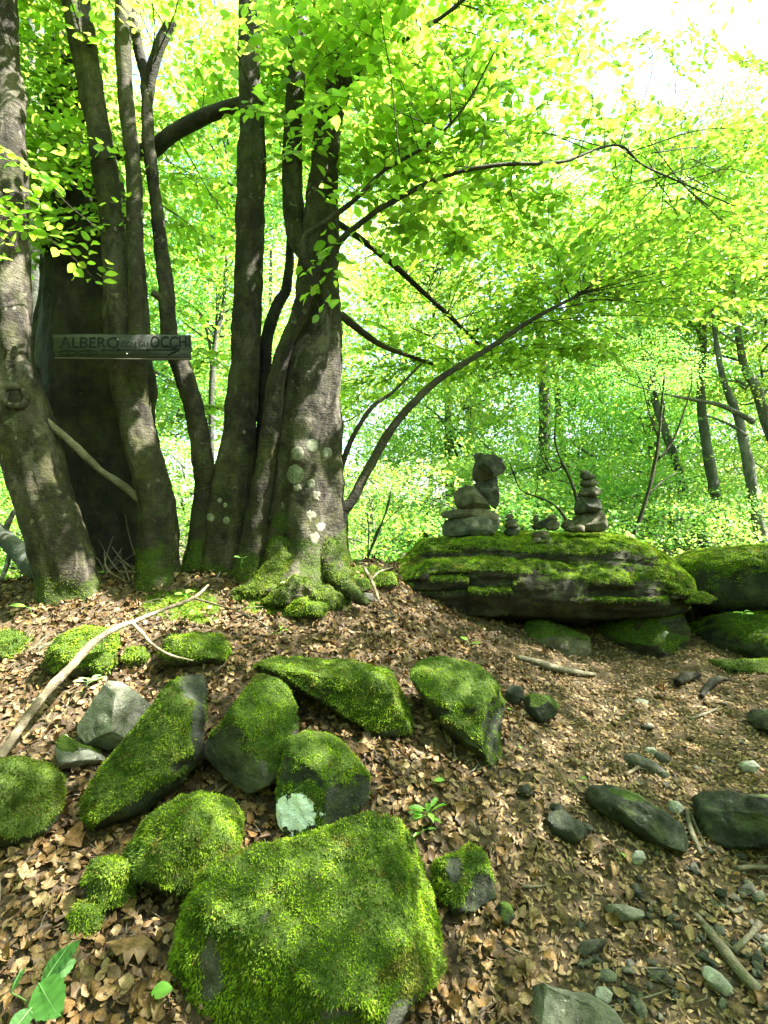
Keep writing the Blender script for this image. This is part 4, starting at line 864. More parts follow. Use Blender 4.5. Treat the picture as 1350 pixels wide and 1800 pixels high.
# brush heap between the trunks: one dead bush of twigs
br = []
r5 = np.random.default_rng(99)
for k in range(70):
    a = G(r5.uniform(150, 250), r5.uniform(965, 1030)); L = r5.uniform(0.12, 0.45)
    d = unit(np.array([r5.normal(), r5.normal() * 0.5, abs(r5.normal()) * 0.55 + 0.05])); b_ = a + d * L; c_ = (a + b_) / 2 + r5.normal(size=3) * 0.03
    br.append(tube(np.array([a, c_, b_]), np.array([0.006, 0.005, 0.002]) * r5.uniform(0.5, 1.2), 0.04, 5, 0))
V, T = cat(br); obj('brushwood', V, T, M['stick'], None, {'moss': np.zeros(len(V))}, label='tangle of dry twigs heaped between leaning trunk and forked stem', cat_='brushwood', kind='stuff')

# ------------------------------------------------------------------ wooden sign
SD = 3.42
def SP(px, py, off=0.0): return P(px, py, SD - off)
sg_o = SP(214, 632)
sign = thing('wooden_sign', sg_o, label='weathered dark wooden arrow sign reading albero con gli occhi', cat_='sign')
def board():
    ol = [(92, 588), (150, 587), (215, 588.5), (280, 588), (333, 589), (334, 600), (335, 612), (333, 622), (335, 631), (270, 632), (180, 630), (100, 630), (93, 615), (95, 600)]
    th = 0.026; n = len(ol)
    Fv = np.array([SP(a, b, 0) for a, b in ol]); Bv = Fv + np.array([0, th, 0])
    V = np.vstack([Fv, Bv, Fv.mean(0), Bv.mean(0)]); T = []
    for i in range(n):
        j = (i + 1) % n; T += [(2 * n, i, j), (2 * n + 1, n + j, n + i), (i, n + i, n + j), (i, n + j, j)]
    return V, np.array(T)[:, ::-1]
V, T = board(); obj('board', V, T, M['board'], sign, smooth=False)
V, T = tube(np.array([SP(96, 629.5, 0.003), SP(180, 630.5, 0.003), SP(270, 631.8, 0.003), SP(334, 631.5, 0.003)]), np.full(4, 0.0055), 0.03, 8, 0.2, 3); obj('bottom_edge', V, T, M['board_edge'], sign)
def text(s, px0, px1, py0, py1, name='lettering'):
    cu = bpy.data.curves.new('t', 'FONT'); cu.body = s; cu.size = 1; cu.offset = 0.012; cu.space_character = 1.02
    to = bpy.data.objects.new('t', cu); COL.objects.link(to)
    bpy.context.view_layer.update()
    me = bpy.data.meshes.new_from_object(to); n = len(me.vertices); co = np.empty(n * 3); me.vertices.foreach_get('co', co); co = co.reshape(-1, 3)
    me.calc_loop_triangles(); T = np.array([t.vertices[:] for t in me.loop_triangles])
    bpy.data.objects.remove(to); bpy.data.curves.remove(cu); bpy.data.meshes.remove(me)
    u = (co[:, 0] - co[:, 0].min()) / np.ptp(co[:, 0]); v = (co[:, 1] - co[:, 1].min()) / np.ptp(co[:, 1])
    V = np.array([SP(px0 + a * (px1 - px0), py1 + b * (py0 - py1), 0.002) for a, b in zip(u, v)])
    V[:, 0] += 0.0035 * fbm(V, 45, 2, 3); V[:, 2] += 0.0035 * fbm(V, 40, 2, 9)
    obj(name, V, T, M['ink'], sign, smooth=False)
text('ALBERO', 105, 209, 592.5, 612); text('CON GLI', 213, 260, 600, 610); text('OCCHI', 264, 334, 591, 611)
def stroke(pts, w, name):
    V, T = tube(np.array([SP(a, b, 0.001) for a, b in pts]), np.full(len(pts), w), 0.012, 6, 0.15, 4); obj(name, V, T, M['ink'], sign)
for (cx_, rx, nm) in ((119, 15.5, 'painted_eye'), (155, 16.5, 'painted_eye')):
    e = [(cx_ + rx * math.cos(a), 620 + 5 * math.sin(a) * (1 - 0.25 * abs(math.cos(a)))) for a in np.linspace(0, 2 * math.pi, 26)]
    stroke(e, 0.0032, nm); 
    e = [(cx_ + 1 + 3 * math.cos(a), 620.3 + 2.2 * math.sin(a)) for a in np.linspace(0, 2 * math.pi, 10)]
    stroke(e, 0.0026, 'painted_pupil')
stroke([(180, 615), (230, 614.5), (310, 615)], 0.0034, 'painted_arrow')
stroke([(292, 607), (305, 611), (316, 615), (306, 619), (296, 624)], 0.0048, 'arrow_head')
for x_ in (211, 264): stroke([(x_ - 6, 611), (x_, 614.8), (x_ - 6, 618.5)], 0.003, 'arrow_chevron')
for a in ((178, 616), ): stroke([(a[0], 613), (a[0] + 5, 615), (a[0], 617.5)], 0.003, 'arrow_tail')
V, T, _, _ = rock_shape([(221, 622), (223, 620), (225, 622), (223, 624)], 0.5, d=SD - 0.003, n=4, facets=0, amp=0, rough=0); ROCK_POLY.pop(); obj('nail', V, T, M['nail'], sign)
V, T, _, _ = rock_shape([(205, 597), (207, 595), (209, 597), (207, 599)], 0.5, d=SD - 0.003, n=4, facets=0, amp=0, rough=0); ROCK_POLY.pop(); obj('nail', V, T, M['nail'], sign)
stroke_b = tube(np.array([SP(223, 600, -0.02), SP(223, 600, -0.30)]), np.array([0.006, 0.006]), 0.05, 6, 0); obj('fixing_screw', stroke_b[0], stroke_b[1], M['nail'], sign)

# ------------------------------------------------------------------ leaves
# template: x along the midrib (0..1), y across, z out of the blade
def ovate(fold=0.05, droop=-0.07, wide=0.31):
    V = np.array([(0, 0, 0), (.5, 0, -.02), (1, 0, droop), (.2, wide * .72, fold * .8), (.52, wide, fold), (.82, wide * .55, fold * .3),
                  (.2, -wide * .72, fold * .8), (.52, -wide, fold), (.82, -wide * .55, fold * .3)])
    T = np.array([(0, 1, 3), (3, 1, 4), (4, 1, 5), (5, 1, 2), (0, 6, 1), (6, 7, 1), (7, 8, 1), (8, 2, 1)])
    return V, T
def hexleaf():
    V = np.array([(0, 0, 0), (.3, .27, .05), (.72, .25, .03), (1, 0, -.05), (.72, -.25, .03), (.3, -.27, .05)])
    return V, np.array([(0, 5, 1), (5, 4, 1), (4, 2, 1), (4, 3, 2)])
def lobed(k=0):
    r = np.random.default_rng(k + 70)
    out = [(0, .02), (.10, .10), (.18, .30), (.30, .18), (.42, .44), (.52, .26), (.70, .38), (.76, .18), (.90, .14), (1, 0)]
    up = [(x, y * r.uniform(.8, 1.15)) for x, y in out]; dn = [(x, -y * r.uniform(.8, 1.15)) for x, y in out[-2:0:-1]]
    pts = up + dn; n = len(pts)
    mid = [(.15, 0), (.35, 0), (.6, 0), (.82, 0)]
    V = np.array([(a, b, 0.22 * b * b - 0.12 * (a - .5) ** 2) for a, b in pts] + [(a, 0, -.02) for a, b in mid])
    T = []
    for i in range(n):
        j = (i + 1) % n; xm = (V[i, 0] + V[j, 0]) / 2; m = n + int(np.argmin([abs(xm - q[0]) for q in mid])); T.append((i, j, m))
    for q in range(3):
        a, b = n + q, n + q + 1
        xb = (mid[q][0] + mid[q + 1][0]) / 2
        iu = int(np.argmin([abs(p_[0] - xb) + (0 if p_[1] > 0 else 9) for p_ in pts])); idn = int(np.argmin([abs(p_[0] - xb) + (0 if p_[1] < 0 else 9) for p_ in pts]))
        T += [(a, b, iu), (b, a, idn)]
    return V, np.array(T)

def place_leaves(tmpl, pos, xd, nrm, size, curl=None, wid=None):
    V0, T0 = tmpl; n = len(pos)
    x = unit(xd); z = unit(nrm - x * np.sum(nrm * x, -1, keepdims=True)); y = np.cross(z, x)
    L = np.broadcast_to(V0, (n,) + V0.shape).copy()
    if wid is not None: L[:, :, 1] *= wid[:, None]
    if curl is not None:
        L[:, :, 2] += curl[:, :1] * (L[:, :, 0] - .5) ** 2 * 1.6 + curl[:, 1:2] * L[:, :, 1] ** 2 * 3 + curl[:, 2:3] * L[:, :, 0] * L[:, :, 1] * 2.5
    V = pos[:, None] + size[:, None, None] * (L[..., :1] * x[:, None] + L[..., 1:2] * y[:, None] + L[..., 2:] * z[:, None])
    T = (np.arange(n) * len(V0))[:, None, None] + T0[None]
    return V.reshape(-1, 3), T.reshape(-1, 3)

def ground_normal(x, y):
    e = 0.06
    return unit(np.stack([(gz(x - e, y) - gz(x + e, y)) / (2 * e), (gz(x, y - e) - gz(x, y + e)) / (2 * e), np.ones(len(x))], -1))

# --- leaf litter
BROWNS = np.array([(0.175, 0.118, 0.052), (0.120, 0.075, 0.031), (0.23, 0.160, 0.078), (0.080, 0.048, 0.021), (0.044, 0.027, 0.013), (0.30, 0.218, 0.118), (0.172, 0.105, 0.040), (0.108, 0.076, 0.042)])
def litter_pts(n, r, x0, x1, y0, y1):
    x = r.uniform(x0, x1, n); y = y0 + (y1 - y0) * r.random(n) ** 1.1
    ok = np.abs(x) < 0.78 * y + 0.75
    return x[ok], y[ok]
rl = np.random.default_rng(2024)
parts = []; cols = []
spots = []
for kind, n in (('oval', 76000), ('lobed', 3200), ('shred', 88000)):
    x, y = litter_pts(n, rl, -3.6, 4.6, 0.95, 5.6)
    q = np.stack([x, y, 0 * x], -1)
    right = sstep(0.15, 0.9, x - 0.25 * (y - 2) + 0.25 * fbm(q, 1.5, 2, 8))       # towards the trodden path
    dens = 0.75 + 0.5 * fbm(q, 2.0, 3, 12)
    wet = sstep(1.3, 2.0, x) * sstep(2.6, 1.6, y)                                  # stony corner
    slab_foot = np.exp(-((y - 4.0) / 0.35) ** 2) * (x > 0.7)                      # sparser litter along the slab foot
    keep = rl.random(len(x)) < np.clip({'oval': dens * (1 - 0.35 * right), 'lobed': dens * (1 - 0.85 * right), 'shred': 0.3 + 0.9 * right}[kind] * (1 - 0.15 * wet) * (1 - 0.6 * slab_foot), 0, 1)
    x, y, right = x[keep], y[keep], right[keep]; n = len(x)
    gm = ground_moss(np.stack([x, y, gz(x, y)], -1)); k2 = rl.random(n) > gm * 0.85; x, y, right = x[k2], y[k2], right[k2]; n = len(x)
    gn = ground_normal(x, y)
    tilt = rl.normal(size=(n, 3)) * np.where(right > .5, 0.18, 0.24)[:, None]; nr = unit(gn + tilt)
    xd = rl.normal(size=(n, 3)); xd -= nr * np.sum(xd * nr, -1, keepdims=True)
    if kind == 'oval': sz = rl.uniform(0.022, 0.050, n) * (1 - 0.35 * right); tm = ovate(0.04, -0.04, 0.30); wid = rl.uniform(.6, 1.15, n)
    elif kind == 'lobed': sz = rl.uniform(0.045, 0.08, n); tm = lobed(1); wid = rl.uniform(.7, 1.15, n)
    else: sz = rl.uniform(0.014, 0.036, n); tm = hexleaf(); wid = rl.uniform(.2, .9, n)
    pos = np.stack([x, y, gz(x, y) + 0.004 + rl.random(n) ** 1.5 * 0.022 * (1 - 0.55 * right)], -1) - unit(xd) * sz[:, None] * 0.5
    V, T = place_leaves(tm, pos, xd, nr, sz, rl.normal(size=(n, 3)) * np.array([.4, .45, .5]), wid)
    parts.append((V, T))
    c = BROWNS[rl.integers(0, len(BROWNS), n)] * rl.uniform(.65, 1.25, n)[:, None]
    pale = (right * rl.random(n) * 0.85)[:, None]; c = c * (1 - pale) + np.array([0.36, 0.262, 0.145]) * pale
    cols.append(np.repeat(c, len(tm[0]), 0) * rl.uniform(.72, 1.2, n * len(tm[0]))[:, None])
# dead leaves and needles caught on moss and stones come with the same carpet
V, T = cat(parts)
obj('leaf_litter', V, T, M['litter'], None, {'col': np.concatenate(cols)}, smooth=True, origin=(0, 2.5, 0.3), kind='stuff', label='carpet of brown fallen beech leaves over the forest floor', cat_='leaf litter')

# the largest fallen leaves singly
def dead_blade(k):
    r = np.random.default_rng(k + 40); n = 9; t = np.linspace(0, 1, n); rows = []
    if k % 3 == 0: half = np.array([.03, .14, .34, .26, .42, .30, .36, .17, .02])
    else: half = (0.27 + .06 * r.random()) * np.sin(np.pi * np.clip(t, .02, .985) ** .85) ** .9
    for f in (-1, -.5, 0, .5, 1):
        jag = 1 + (r.normal(size=n) * .10 if abs(f) == 1 else 0)
        rows.append(np.stack([t + (r.normal(size=n) * .012 if abs(f) == 1 else 0), f * half * jag, .30 * abs(f) * half + .04 * r.normal(size=n) * abs(f)], -1))
    V = np.concatenate(rows); i = (np.arange(4)[:, None] * n + np.arange(n - 1)).ravel()
    return V, np.concatenate([np.stack([i, i + 1, i + n + 1], -1), np.stack([i, i + n + 1, i + n], -1)])
var = []
for k in range(18):
    cc = BROWNS[[0, 2, 5, 1, 6, 2][k % 6]] * (0.8 + 0.5 * ((k * 7) % 5) / 5)
    tv, tt = dead_blade(k)
    tv = tv.copy(); rk = np.random.default_rng(k + 900); cz = rk.normal(size=3) * np.array([.5, .6, .6])
    tv[:, 2] += cz[0] * (tv[:, 0] - .5) ** 2 * 1.6 + cz[1] * tv[:, 1] ** 2 * 3 + cz[2] * tv[:, 0] * tv[:, 1] * 2
    tv = tv - np.array([.5, 0, tv[:, 2].min()])
    var.append(mesh_np('fallen_leaf', tv, tt, M['litter'], {'col': np.tile(cc, (len(tv), 1)) * (0.7 + 0.5 * rk.random((len(tv), 1))) * (1.1 - 0.9 * np.abs(tv[:, 1:2]))}, True))
def in_poly(u, o):
    x, y = u; inside = False; j = len(o) - 1
    for i in range(len(o)):
        if (o[i, 1] > y) != (o[j, 1] > y) and x < (o[j, 0] - o[i, 0]) * (y - o[i, 1]) / (o[j, 1] - o[i, 1]) + o[i, 0]: inside = not inside
        j = i
    return inside
cnt = 0
rb = np.random.default_rng(31)
cand = []
while len(cand) < 300:
    px, py = rb.uniform(0, 1340), 1250 + 545 * rb.random() ** 0.7
    if px > 950 and rb.random() < 0.75: continue
    if any(in_poly((px, py), o) for o in ROCK_POLY): continue
    cand.append((px, py))
fixed = [(222, 1692, 0.125, 2.4), (160, 1545, 0.085, 1.0), (395, 1590, 0.07, 0.2), (130, 1490, 0.09, 1.9), (805, 1430, 0.08, 0.3), (1075, 1535, 0.06, 1)]
gp = ground
for i, (px, py) in enumerate(cand):
    s = rb.uniform(0.030, 0.054); rot = rb.uniform(0, 6.28)
    if i < len(fixed): px, py, s, rot = fixed[i]
    g = G(px, py); nrm = ground_normal(g[:1], g[1:2])[0] + rb.normal(size=3) * 0.22
    o = bpy.data.objects.new('fallen_leaf', var[(i * 3 if i == 0 else i) % len(var)]); COL.objects.link(o); o.parent = gp
    qn = Vector(unit(nrm)).to_track_quat('Z', 'Y') @ Quaternion((0, 0, 1), rot)
    o.rotation_mode = 'QUATERNION'; o.rotation_quaternion = qn; o.scale = (s, s, s); o.location = g + np.array([0, 0, 0.014])
# twigs and bark bits in the litter
bits = []
for k in range(1500):
    x = rl.uniform(-2.6, 3.4); y = rl.uniform(1.1, 4.6)
    if abs(x) > 0.75 * y + 0.4: continue
    a = np.array([x, y, gz(x, y)[0] + 0.014]); L = rl.uniform(0.02, 0.11); th = rl.uniform(0, 6.28); d = np.array([math.cos(th), math.sin(th), rl.normal() * 0.12])
    b_ = a + d * L; b_[2] = gz(b_[0], b_[1])[0] + 0.014 + abs(rl.normal()) * 0.01
    bits.append(tube(np.array([a, (a + b_) / 2 + rl.normal(size=3) * 0.004, b_]), np.array([1, 1, .6]) * rl.uniform(0.0008, 0.003), 0.05, 4, 0))
V, T = cat(bits); obj('twig_litter', V, T, M['stick'], None, {'moss': np.zeros(len(V))}, origin=(0, 2.5, 0.3), kind='stuff', label='thin broken twigs scattered through the leaf litter', cat_='twigs')
# gravel of the stony corner
U8, T8 = cubesphere(3)
gv = []
for k in range(240):
    px, py = (rl.uniform(1020, 1420), rl.uniform(1480, 1850)) if rl.random() < 0.75 else (rl.uniform(1100, 1400), rl.uniform(1240, 1480))
    if px < 1180 and rl.random() < 0.6 * (1180 - px) / 160: continue
    d_ = (CAMZ - 0.15) / max((py - CY) / FP, .1); x = (px - CX) / FP * d_
    g = np.array([x, d_, gz(x, d_)[0]])
    s = rl.lognormal(math.log(0.011), 0.45); sc = np.array([rl.uniform(.8, 1.5), rl.uniform(.7, 1.1), rl.uniform(.4, .75)]) * s
    th = rl.uniform(0, 6.28); c_, s_ = math.cos(th), math.sin(th)
    W = U8 * (1 + 0.25 * rl.normal(size=(len(U8), 1))) * sc; W = np.stack([W[:, 0] * c_ - W[:, 1] * s_, W[:, 0] * s_ + W[:, 1] * c_, W[:, 2]], -1)
    gv.append((W + g + [0, 0, 0.008], T8))
V, T = cat(gv); obj('gravel', V, T, M['rock'], None, {}, origin=(1, 2, 0.1), kind='stuff', label='grey gravel and chips scattered over the stony path corner', cat_='gravel')

# ------------------------------------------------------------------ beech sprays on the near trees
SUNGAPS = [(G(a_, b_), r_) for a_, b_, r_ in ((60, 1130, 0.34), (150, 1215, 0.26), (30, 1240, 0.3), (490, 1062, 0.25), (400, 1075, 0.22), (250, 1090, 0.25), (100, 1085, 0.3), (180, 1120, 0.28), (90, 1190, 0.25), (20, 1180, 0.3), (200, 1250, 0.15), (540, 1055, 0.15), (320, 1070, 0.18))]
SUNGAPS += [(P(585, 690, 3.8), 0.2), (P(45, 500, 3.4), 0.2), (P(560, 930, 3.75), 0.18), (P(262, 740, 3.65), 0.14), (P(10, 250, 3.4), 0.14), (P(480, 660, 3.7), 0.07), (P(440, 480, 3.8), 0.07), (P(50, 870, 3.4), 0.12)]
def gap_mask(pos, grow=1.0):
    keep = np.ones(len(pos), bool)
    for c, r in SUNGAPS:
        v = pos - c; t = v @ SUND; d = np.linalg.norm(v - t[:, None] * SUND, axis=1)
        keep &= ~((t > 0.1) & (d < r * grow * 1.15))
    return keep

limb_pts = np.concatenate([l[:-4] for l in LIMBS])
rs = np.random.default_rng(404)
def make_sprays(boxes, seed, leaf=0.085):
    r = np.random.default_rng(seed)
    tubes = []; LP, LX, LN, LS = [], [], [], []
    for (x0, x1, y0, y1, d0, d1, cnt) in boxes:
        for _ in range(cnt):
            tgt = P(r.uniform(x0, x1), r.uniform(y0, y1), r.uniform(d0, d1))
            dd = np.linalg.norm(limb_pts - tgt, axis=1) + 1.2 * np.maximum(limb_pts[:, 2] - tgt[2], 0) ; k = int(np.argmin(dd + r.random(len(dd)) * 0.9))
            s = limb_pts[k]; L = np.linalg.norm(tgt - s)
            if not gap_mask(np.array([tgt]), 1.0)[0]: continue
            if L > 1.3: s = s + (tgt - s) * (1 - 1.3 / L) * 0.9; L = np.linalg.norm(tgt - s)
            dirx = unit(tgt - s); over = unit(dirx * np.array([1, 1, 0.25]) + r.normal(size=3) * 0.25)
            mid = (s + tgt) / 2 + np.array([r.normal() * 0.08, r.normal() * 0.08, 0.10 * L * r.uniform(-0.3, 1)])
            end = tgt + over * r.uniform(0.25, 0.5) + np.array([0, 0, -0.08])
            path = spline(np.array([s, mid, tgt, end]), 26)
            path += np.cumsum(r.normal(size=path.shape) * 0.006, 0) * np.linspace(0, 1, 26)[:, None]
            rad0 = np.clip(0.0022 + 0.0022 * L, 0.003, 0.009)
            tubes.append(tube(path[::2], np.linspace(rad0, 0.0012, 13), 0.08, 5, 0))
            plen = np.concatenate([[0], np.cumsum(np.linalg.norm(np.diff(path, axis=0), axis=1))])
            span = min(plen[-1], max(r.uniform(0.6, 1.15), 0.62 * plen[-1])); t0 = plen[-1] - span
            # plane of the spray
            pn = unit(np.array([r.normal() * 0.35, r.normal() * 0.35 - 0.1, 1.0]))
            side = 1; q = t0
            while q < plen[-1]:
                b = np.array([np.interp(q, plen, path[:, c]) for c in range(3)]); b2 = np.array([np.interp(min(q + 0.03, plen[-1]), plen, path[:, c]) for c in range(3)])
                td = unit(b2 - b) if np.linalg.norm(b2 - b) > 1e-6 else over
                sd = unit(np.cross(pn, td)) * side; side = -side
                tl = (0.12 + 0.30 * (1 - (q - t0) / span)) * r.uniform(0.5, 1.15)
                tdir = unit(td * 0.75 + sd * 0.8 + r.normal(size=3) * 0.12)
                e = b + tdir * tl + np.array([0, 0, -0.06 * tl])
                if gap_mask(np.array([(b + e) / 2]), 0.9)[0]: tubes.append(tube(np.array([b, (b + e) / 2 + r.normal(size=3) * 0.008, e]), np.array([.0016, .0013, .0008]), 0.1, 3, 0))
                nl = max(int(tl / 0.042), 1); ls = 1
                for j in range(nl + 1):
                    f = (j + 0.6) / (nl + 0.6); p_ = b + (e - b) * min(f, 1); ls = -ls
                    sd2 = unit(np.cross(pn, tdir)) * ls
                    xd = tdir * (1.0 if j == nl else 0.55) + sd2 * (0.0 if j == nl else 0.85) + r.normal(size=3) * 0.15 + np.array([0, 0, -0.12])
                    LP.append(p_); LX.append(xd); LN.append(pn + r.normal(size=3) * 0.48); LS.append(leaf * r.uniform(0.62, 1.18))
                q += r.uniform(0.05, 0.085)
    return tubes, np.array(LP), np.array(LX), np.array(LN), np.array(LS)

GREENS = np.array([(0.085, 0.165, 0.012), (0.105, 0.185, 0.014), (0.07, 0.145, 0.014), (0.125, 0.195, 0.018), (0.09, 0.175, 0.010)])
LEAFV = []
for k in range(6):
    tv, tt = ovate(0.05 + 0.02 * (k % 3), -0.05 - 0.02 * (k % 2), 0.30 + 0.02 * (k % 3))
    LEAFV.append(mesh_np('leaf', tv, tt, M['leaf'], {'col': np.tile(GREENS[k % 5], (len(tv), 1))}, True))

def crown(key, boxes, seed, singles, extra=None, leaf=0.085):
    t = TREES[key][0]
    tubes, LP, LX, LN, LS = make_sprays(boxes, seed, leaf)
    V, T = cat(tubes)
    cr = obj('crown', V, T, M['twig'], t, {'moss': np.zeros(len(V))})
    keep = gap_mask(LP, 0.8); LP, LX, LN, LS = LP[keep], LX[keep], LN[keep], LS[keep]
    u = to_px(LP); inside = (u[:, 0] > 10) & (u[:, 0] < 1340) & (u[:, 1] > 10) & (u[:, 1] < 1000)
    score = np.where(inside, LS / LP[:, 1], 0); order = np.argsort(-score)
    one, rest = order[:singles], order[singles:]
    r = np.random.default_rng(seed + 1); org = ORG[t.name]
    for i in one:
        o = bpy.data.objects.new('leaf', LEAFV[int(r.integers(0, 6))]); COL.objects.link(o); o.parent = cr
        x = unit(LX[i]); z = unit(LN[i] - x * (LN[i] @ x)); y = np.cross(z, x)
        m = Matrix(((x[0], y[0], z[0]), (x[1], y[1], z[1]), (x[2], y[2], z[2])))
        o.rotation_mode = 'QUATERNION'; o.rotation_quaternion = m.to_quaternion(); o.scale = (LS[i],) * 3; o.location = LP[i] - org
    n = len(rest)
    V, T = place_leaves(ovate(), LP[rest], LX[rest], LN[rest], LS[rest], r.normal(size=(n, 3)) * 0.25)
    c = np.repeat(GREENS[r.integers(0, 5, n)] * r.uniform(.5, 1.3, n)[:, None], 9, 0)
    if extra is not None:
        n0 = len(V); V = np.vstack([V, extra[0]]); T = np.concatenate([T, extra[1] + n0]); c = np.vstack([c, extra[2]])
    obj('foliage', V, T, M['leaf'], cr, {'col': c}, kind='stuff')
    return n

# clustered leaf layers; those above the picture are unseen, added to shade the foreground
def cloud(centers, per, sx, sz, leaf, seed, up=0.45, cols=GREENS, tmpl=None, wide=(.85, 1.2)):
    r = np.random.default_rng(seed); n = len(centers) * per
    C = np.repeat(centers, per, 0)
    tl = np.repeat(unit(np.stack([r.normal(size=len(centers)) * .3, r.normal(size=len(centers)) * .3, np.ones(len(centers))], -1)), per, 0)
    off = r.normal(size=(n, 3)) * np.array([sx, sx, sz]); off[:, 2] -= (off[:, 0] * tl[:, 0] + off[:, 1] * tl[:, 1])
    off[:, 2] -= 0.25 * (off[:, 0] ** 2 + off[:, 1] ** 2) / max(sx, .01) * 0.3
    pos = C + off
    nr = unit(tl + r.normal(size=(n, 3)) * up); xd = unit(off * np.array([1, 1, .2]) + r.normal(size=(n, 3)) * sx) + np.array([0, 0, -.2])
    s = leaf * r.uniform(.6, 1.2, n)
    return pos, xd, nr, s, cols[r.integers(0, len(cols), n)] * r.uniform(.75, 1.25, n)[:, None]
def shade_canopy(n, seed, lo=5.0, hi=9.0, xr=(-4.5, 8), yr=(-1.0, 7.0), lim=0.98):  # out of view leaf clusters, placed to keep sun off floor and slab
    r = np.random.default_rng(seed); out = []
    while len(out) < n:
        c = np.array([r.uniform(*xr), r.uniform(*yr), r.uniform(lo, hi)])
        if c[1] > 0.3 and (c[2] - CAMZ) / c[1] < lim: continue
        out.append(c)
    pos, xd, nr, s, c = cloud(np.array(out), 70, 0.34, 0.06, 0.095, seed + 1)
    k = gap_mask(pos, 0.8); pos, xd, nr, s, c = pos[k], xd[k], nr[k], s[k], c[k]
    V, T = place_leaves(hexleaf(), pos, xd, nr, s)
    return V, T, np.repeat(c, 6, 0)

n1 = crown('lean', [(-60, 170, -60, 330, 3.8, 4.15, 38), (50, 185, 240, 460, 3.75, 4.1, 15), (-80, 30, 260, 420, 2.8, 3.2, 4), (-60, 250, -450, -60, 2.6, 3.6, 14)], 1001, 120, shade_canopy(90, 501, xr=(-5, -0.8), yr=(-1.5, 2.4)), 0.075)
n2 = crown('thin', [(440, 720, -40, 300, 4.05, 4.9, 32), (480, 740, -40, 330, 3.2, 3.8, 30), (500, 640, 320, 490, 3.3, 3.65, 10), (620, 880, 60, 400, 3.2, 4.2, 46), (820, 1060, 120, 420, 3.3, 4.6, 30), (430, 900, -450, -40, 2.8, 3.8, 18)], 1002, 200, shade_canopy(330, 502, xr=(2.0, 8), yr=(-1, 2.9), lo=4.0), 0.09)
n3 = crown('lichen', [(600, 980, 480, 700, 4.75, 5.7, 30), (900, 1120, 380, 620, 4.9, 5.9, 30), (680, 960, 380, 520, 4.7, 5.6, 22), (1050, 1360, 220, 560, 4.2, 6.0, 56), (700, 1000, -60, 150, 3.4, 4.6, 28), (960, 1200, -50, 200, 3.6, 5.2, 4), (1150, 1380, 60, 260, 3.8, 5.5, 6)], 1003, 60, shade_canopy(170, 503, xr=(3.2, 9.5), yr=(2.5, 6), lo=6.0), 0.072)
n4 = crown('mid', [(270, 430, -40, 260, 4.3, 5.4, 20), (300, 420, 300, 560, 4.6, 5.6, 12), (345, 395, 580, 760, 4.1, 4.5, 3)], 1004, 20, None, 0.075)

# ------------------------------------------------------------------ the wood behind
FARG = np.array([(0.090, 0.170, 0.030), (0.105, 0.185, 0.034), (0.070, 0.145, 0.044), (0.125, 0.190, 0.030), (0.075, 0.155, 0.055)])
def crown_mesh(name, seed, rx, rz, ncl, per, leaf, sx=0.42):
    r = np.random.default_rng(seed); d = unit(r.normal(size=(ncl, 3))); q = (0.35 + 0.65 * r.random(ncl) ** 0.5)[:, None]
    C = d * q * np.array([rx, rx, rz])
    pos, xd, nr, s, c = cloud(C, per, sx, 0.07, leaf, seed + 1, 0.5, FARG)
    V, T = place_leaves(hexleaf(), pos, xd, nr, s)
    return mesh_np(name, V, T, M['leaf_far'], {'col': np.repeat(c, 6, 0)}, True), C
def branch_mesh(name, seed, C, rx, rz, k=16):
    r = np.random.default_rng(seed); tb = []
    for c in C[r.choice(len(C), min(k, len(C)), replace=False)]:
        a = np.array([0, 0, c[2] - 0.3 * abs(r.normal()) - 0.25 * np.hypot(c[0], c[1])]); m = (a + c) / 2 + r.normal(size=3) * 0.12 + [0, 0, .1]
        tb.append(tube(np.array([a, m, c]), np.array([.028, .016, .005]), 0.15, 5, 0))
    V, T = cat(tb); return mesh_np(name, V, T, M['bark_far'], {'moss': np.zeros(len(V))})
CR = []
for k, (rx, rz, ncl, per, lf, sx) in enumerate([(1.9, 2.2, 80, 120, 0.078, 0.30), (2.2, 1.7, 80, 120, 0.078, 0.32), (2.6, 2.8, 90, 110, 0.10, 0.40), (1.3, 1.0, 50, 110, 0.058, 0.22)]):
    me, C = crown_mesh('crown', 3000 + k, rx, rz, ncl, per, lf, sx)
    CR.append((me, branch_mesh('branches', 3100 + k, C, rx, rz), rx, rz))

def crown_copy(parent, k, loc, sc, rot, org):
    o = bpy.data.objects.new('crown', CR[k][0]); COL.objects.link(o); o.parent = parent; o.location = np.asarray(loc) - org; o.rotation_euler = (0, 0, rot); o.scale = sc
    o['kind'] = 'stuff'
    b = bpy.data.objects.new('branches', CR[k][1]); COL.objects.link(b); b.parent = o
    return o

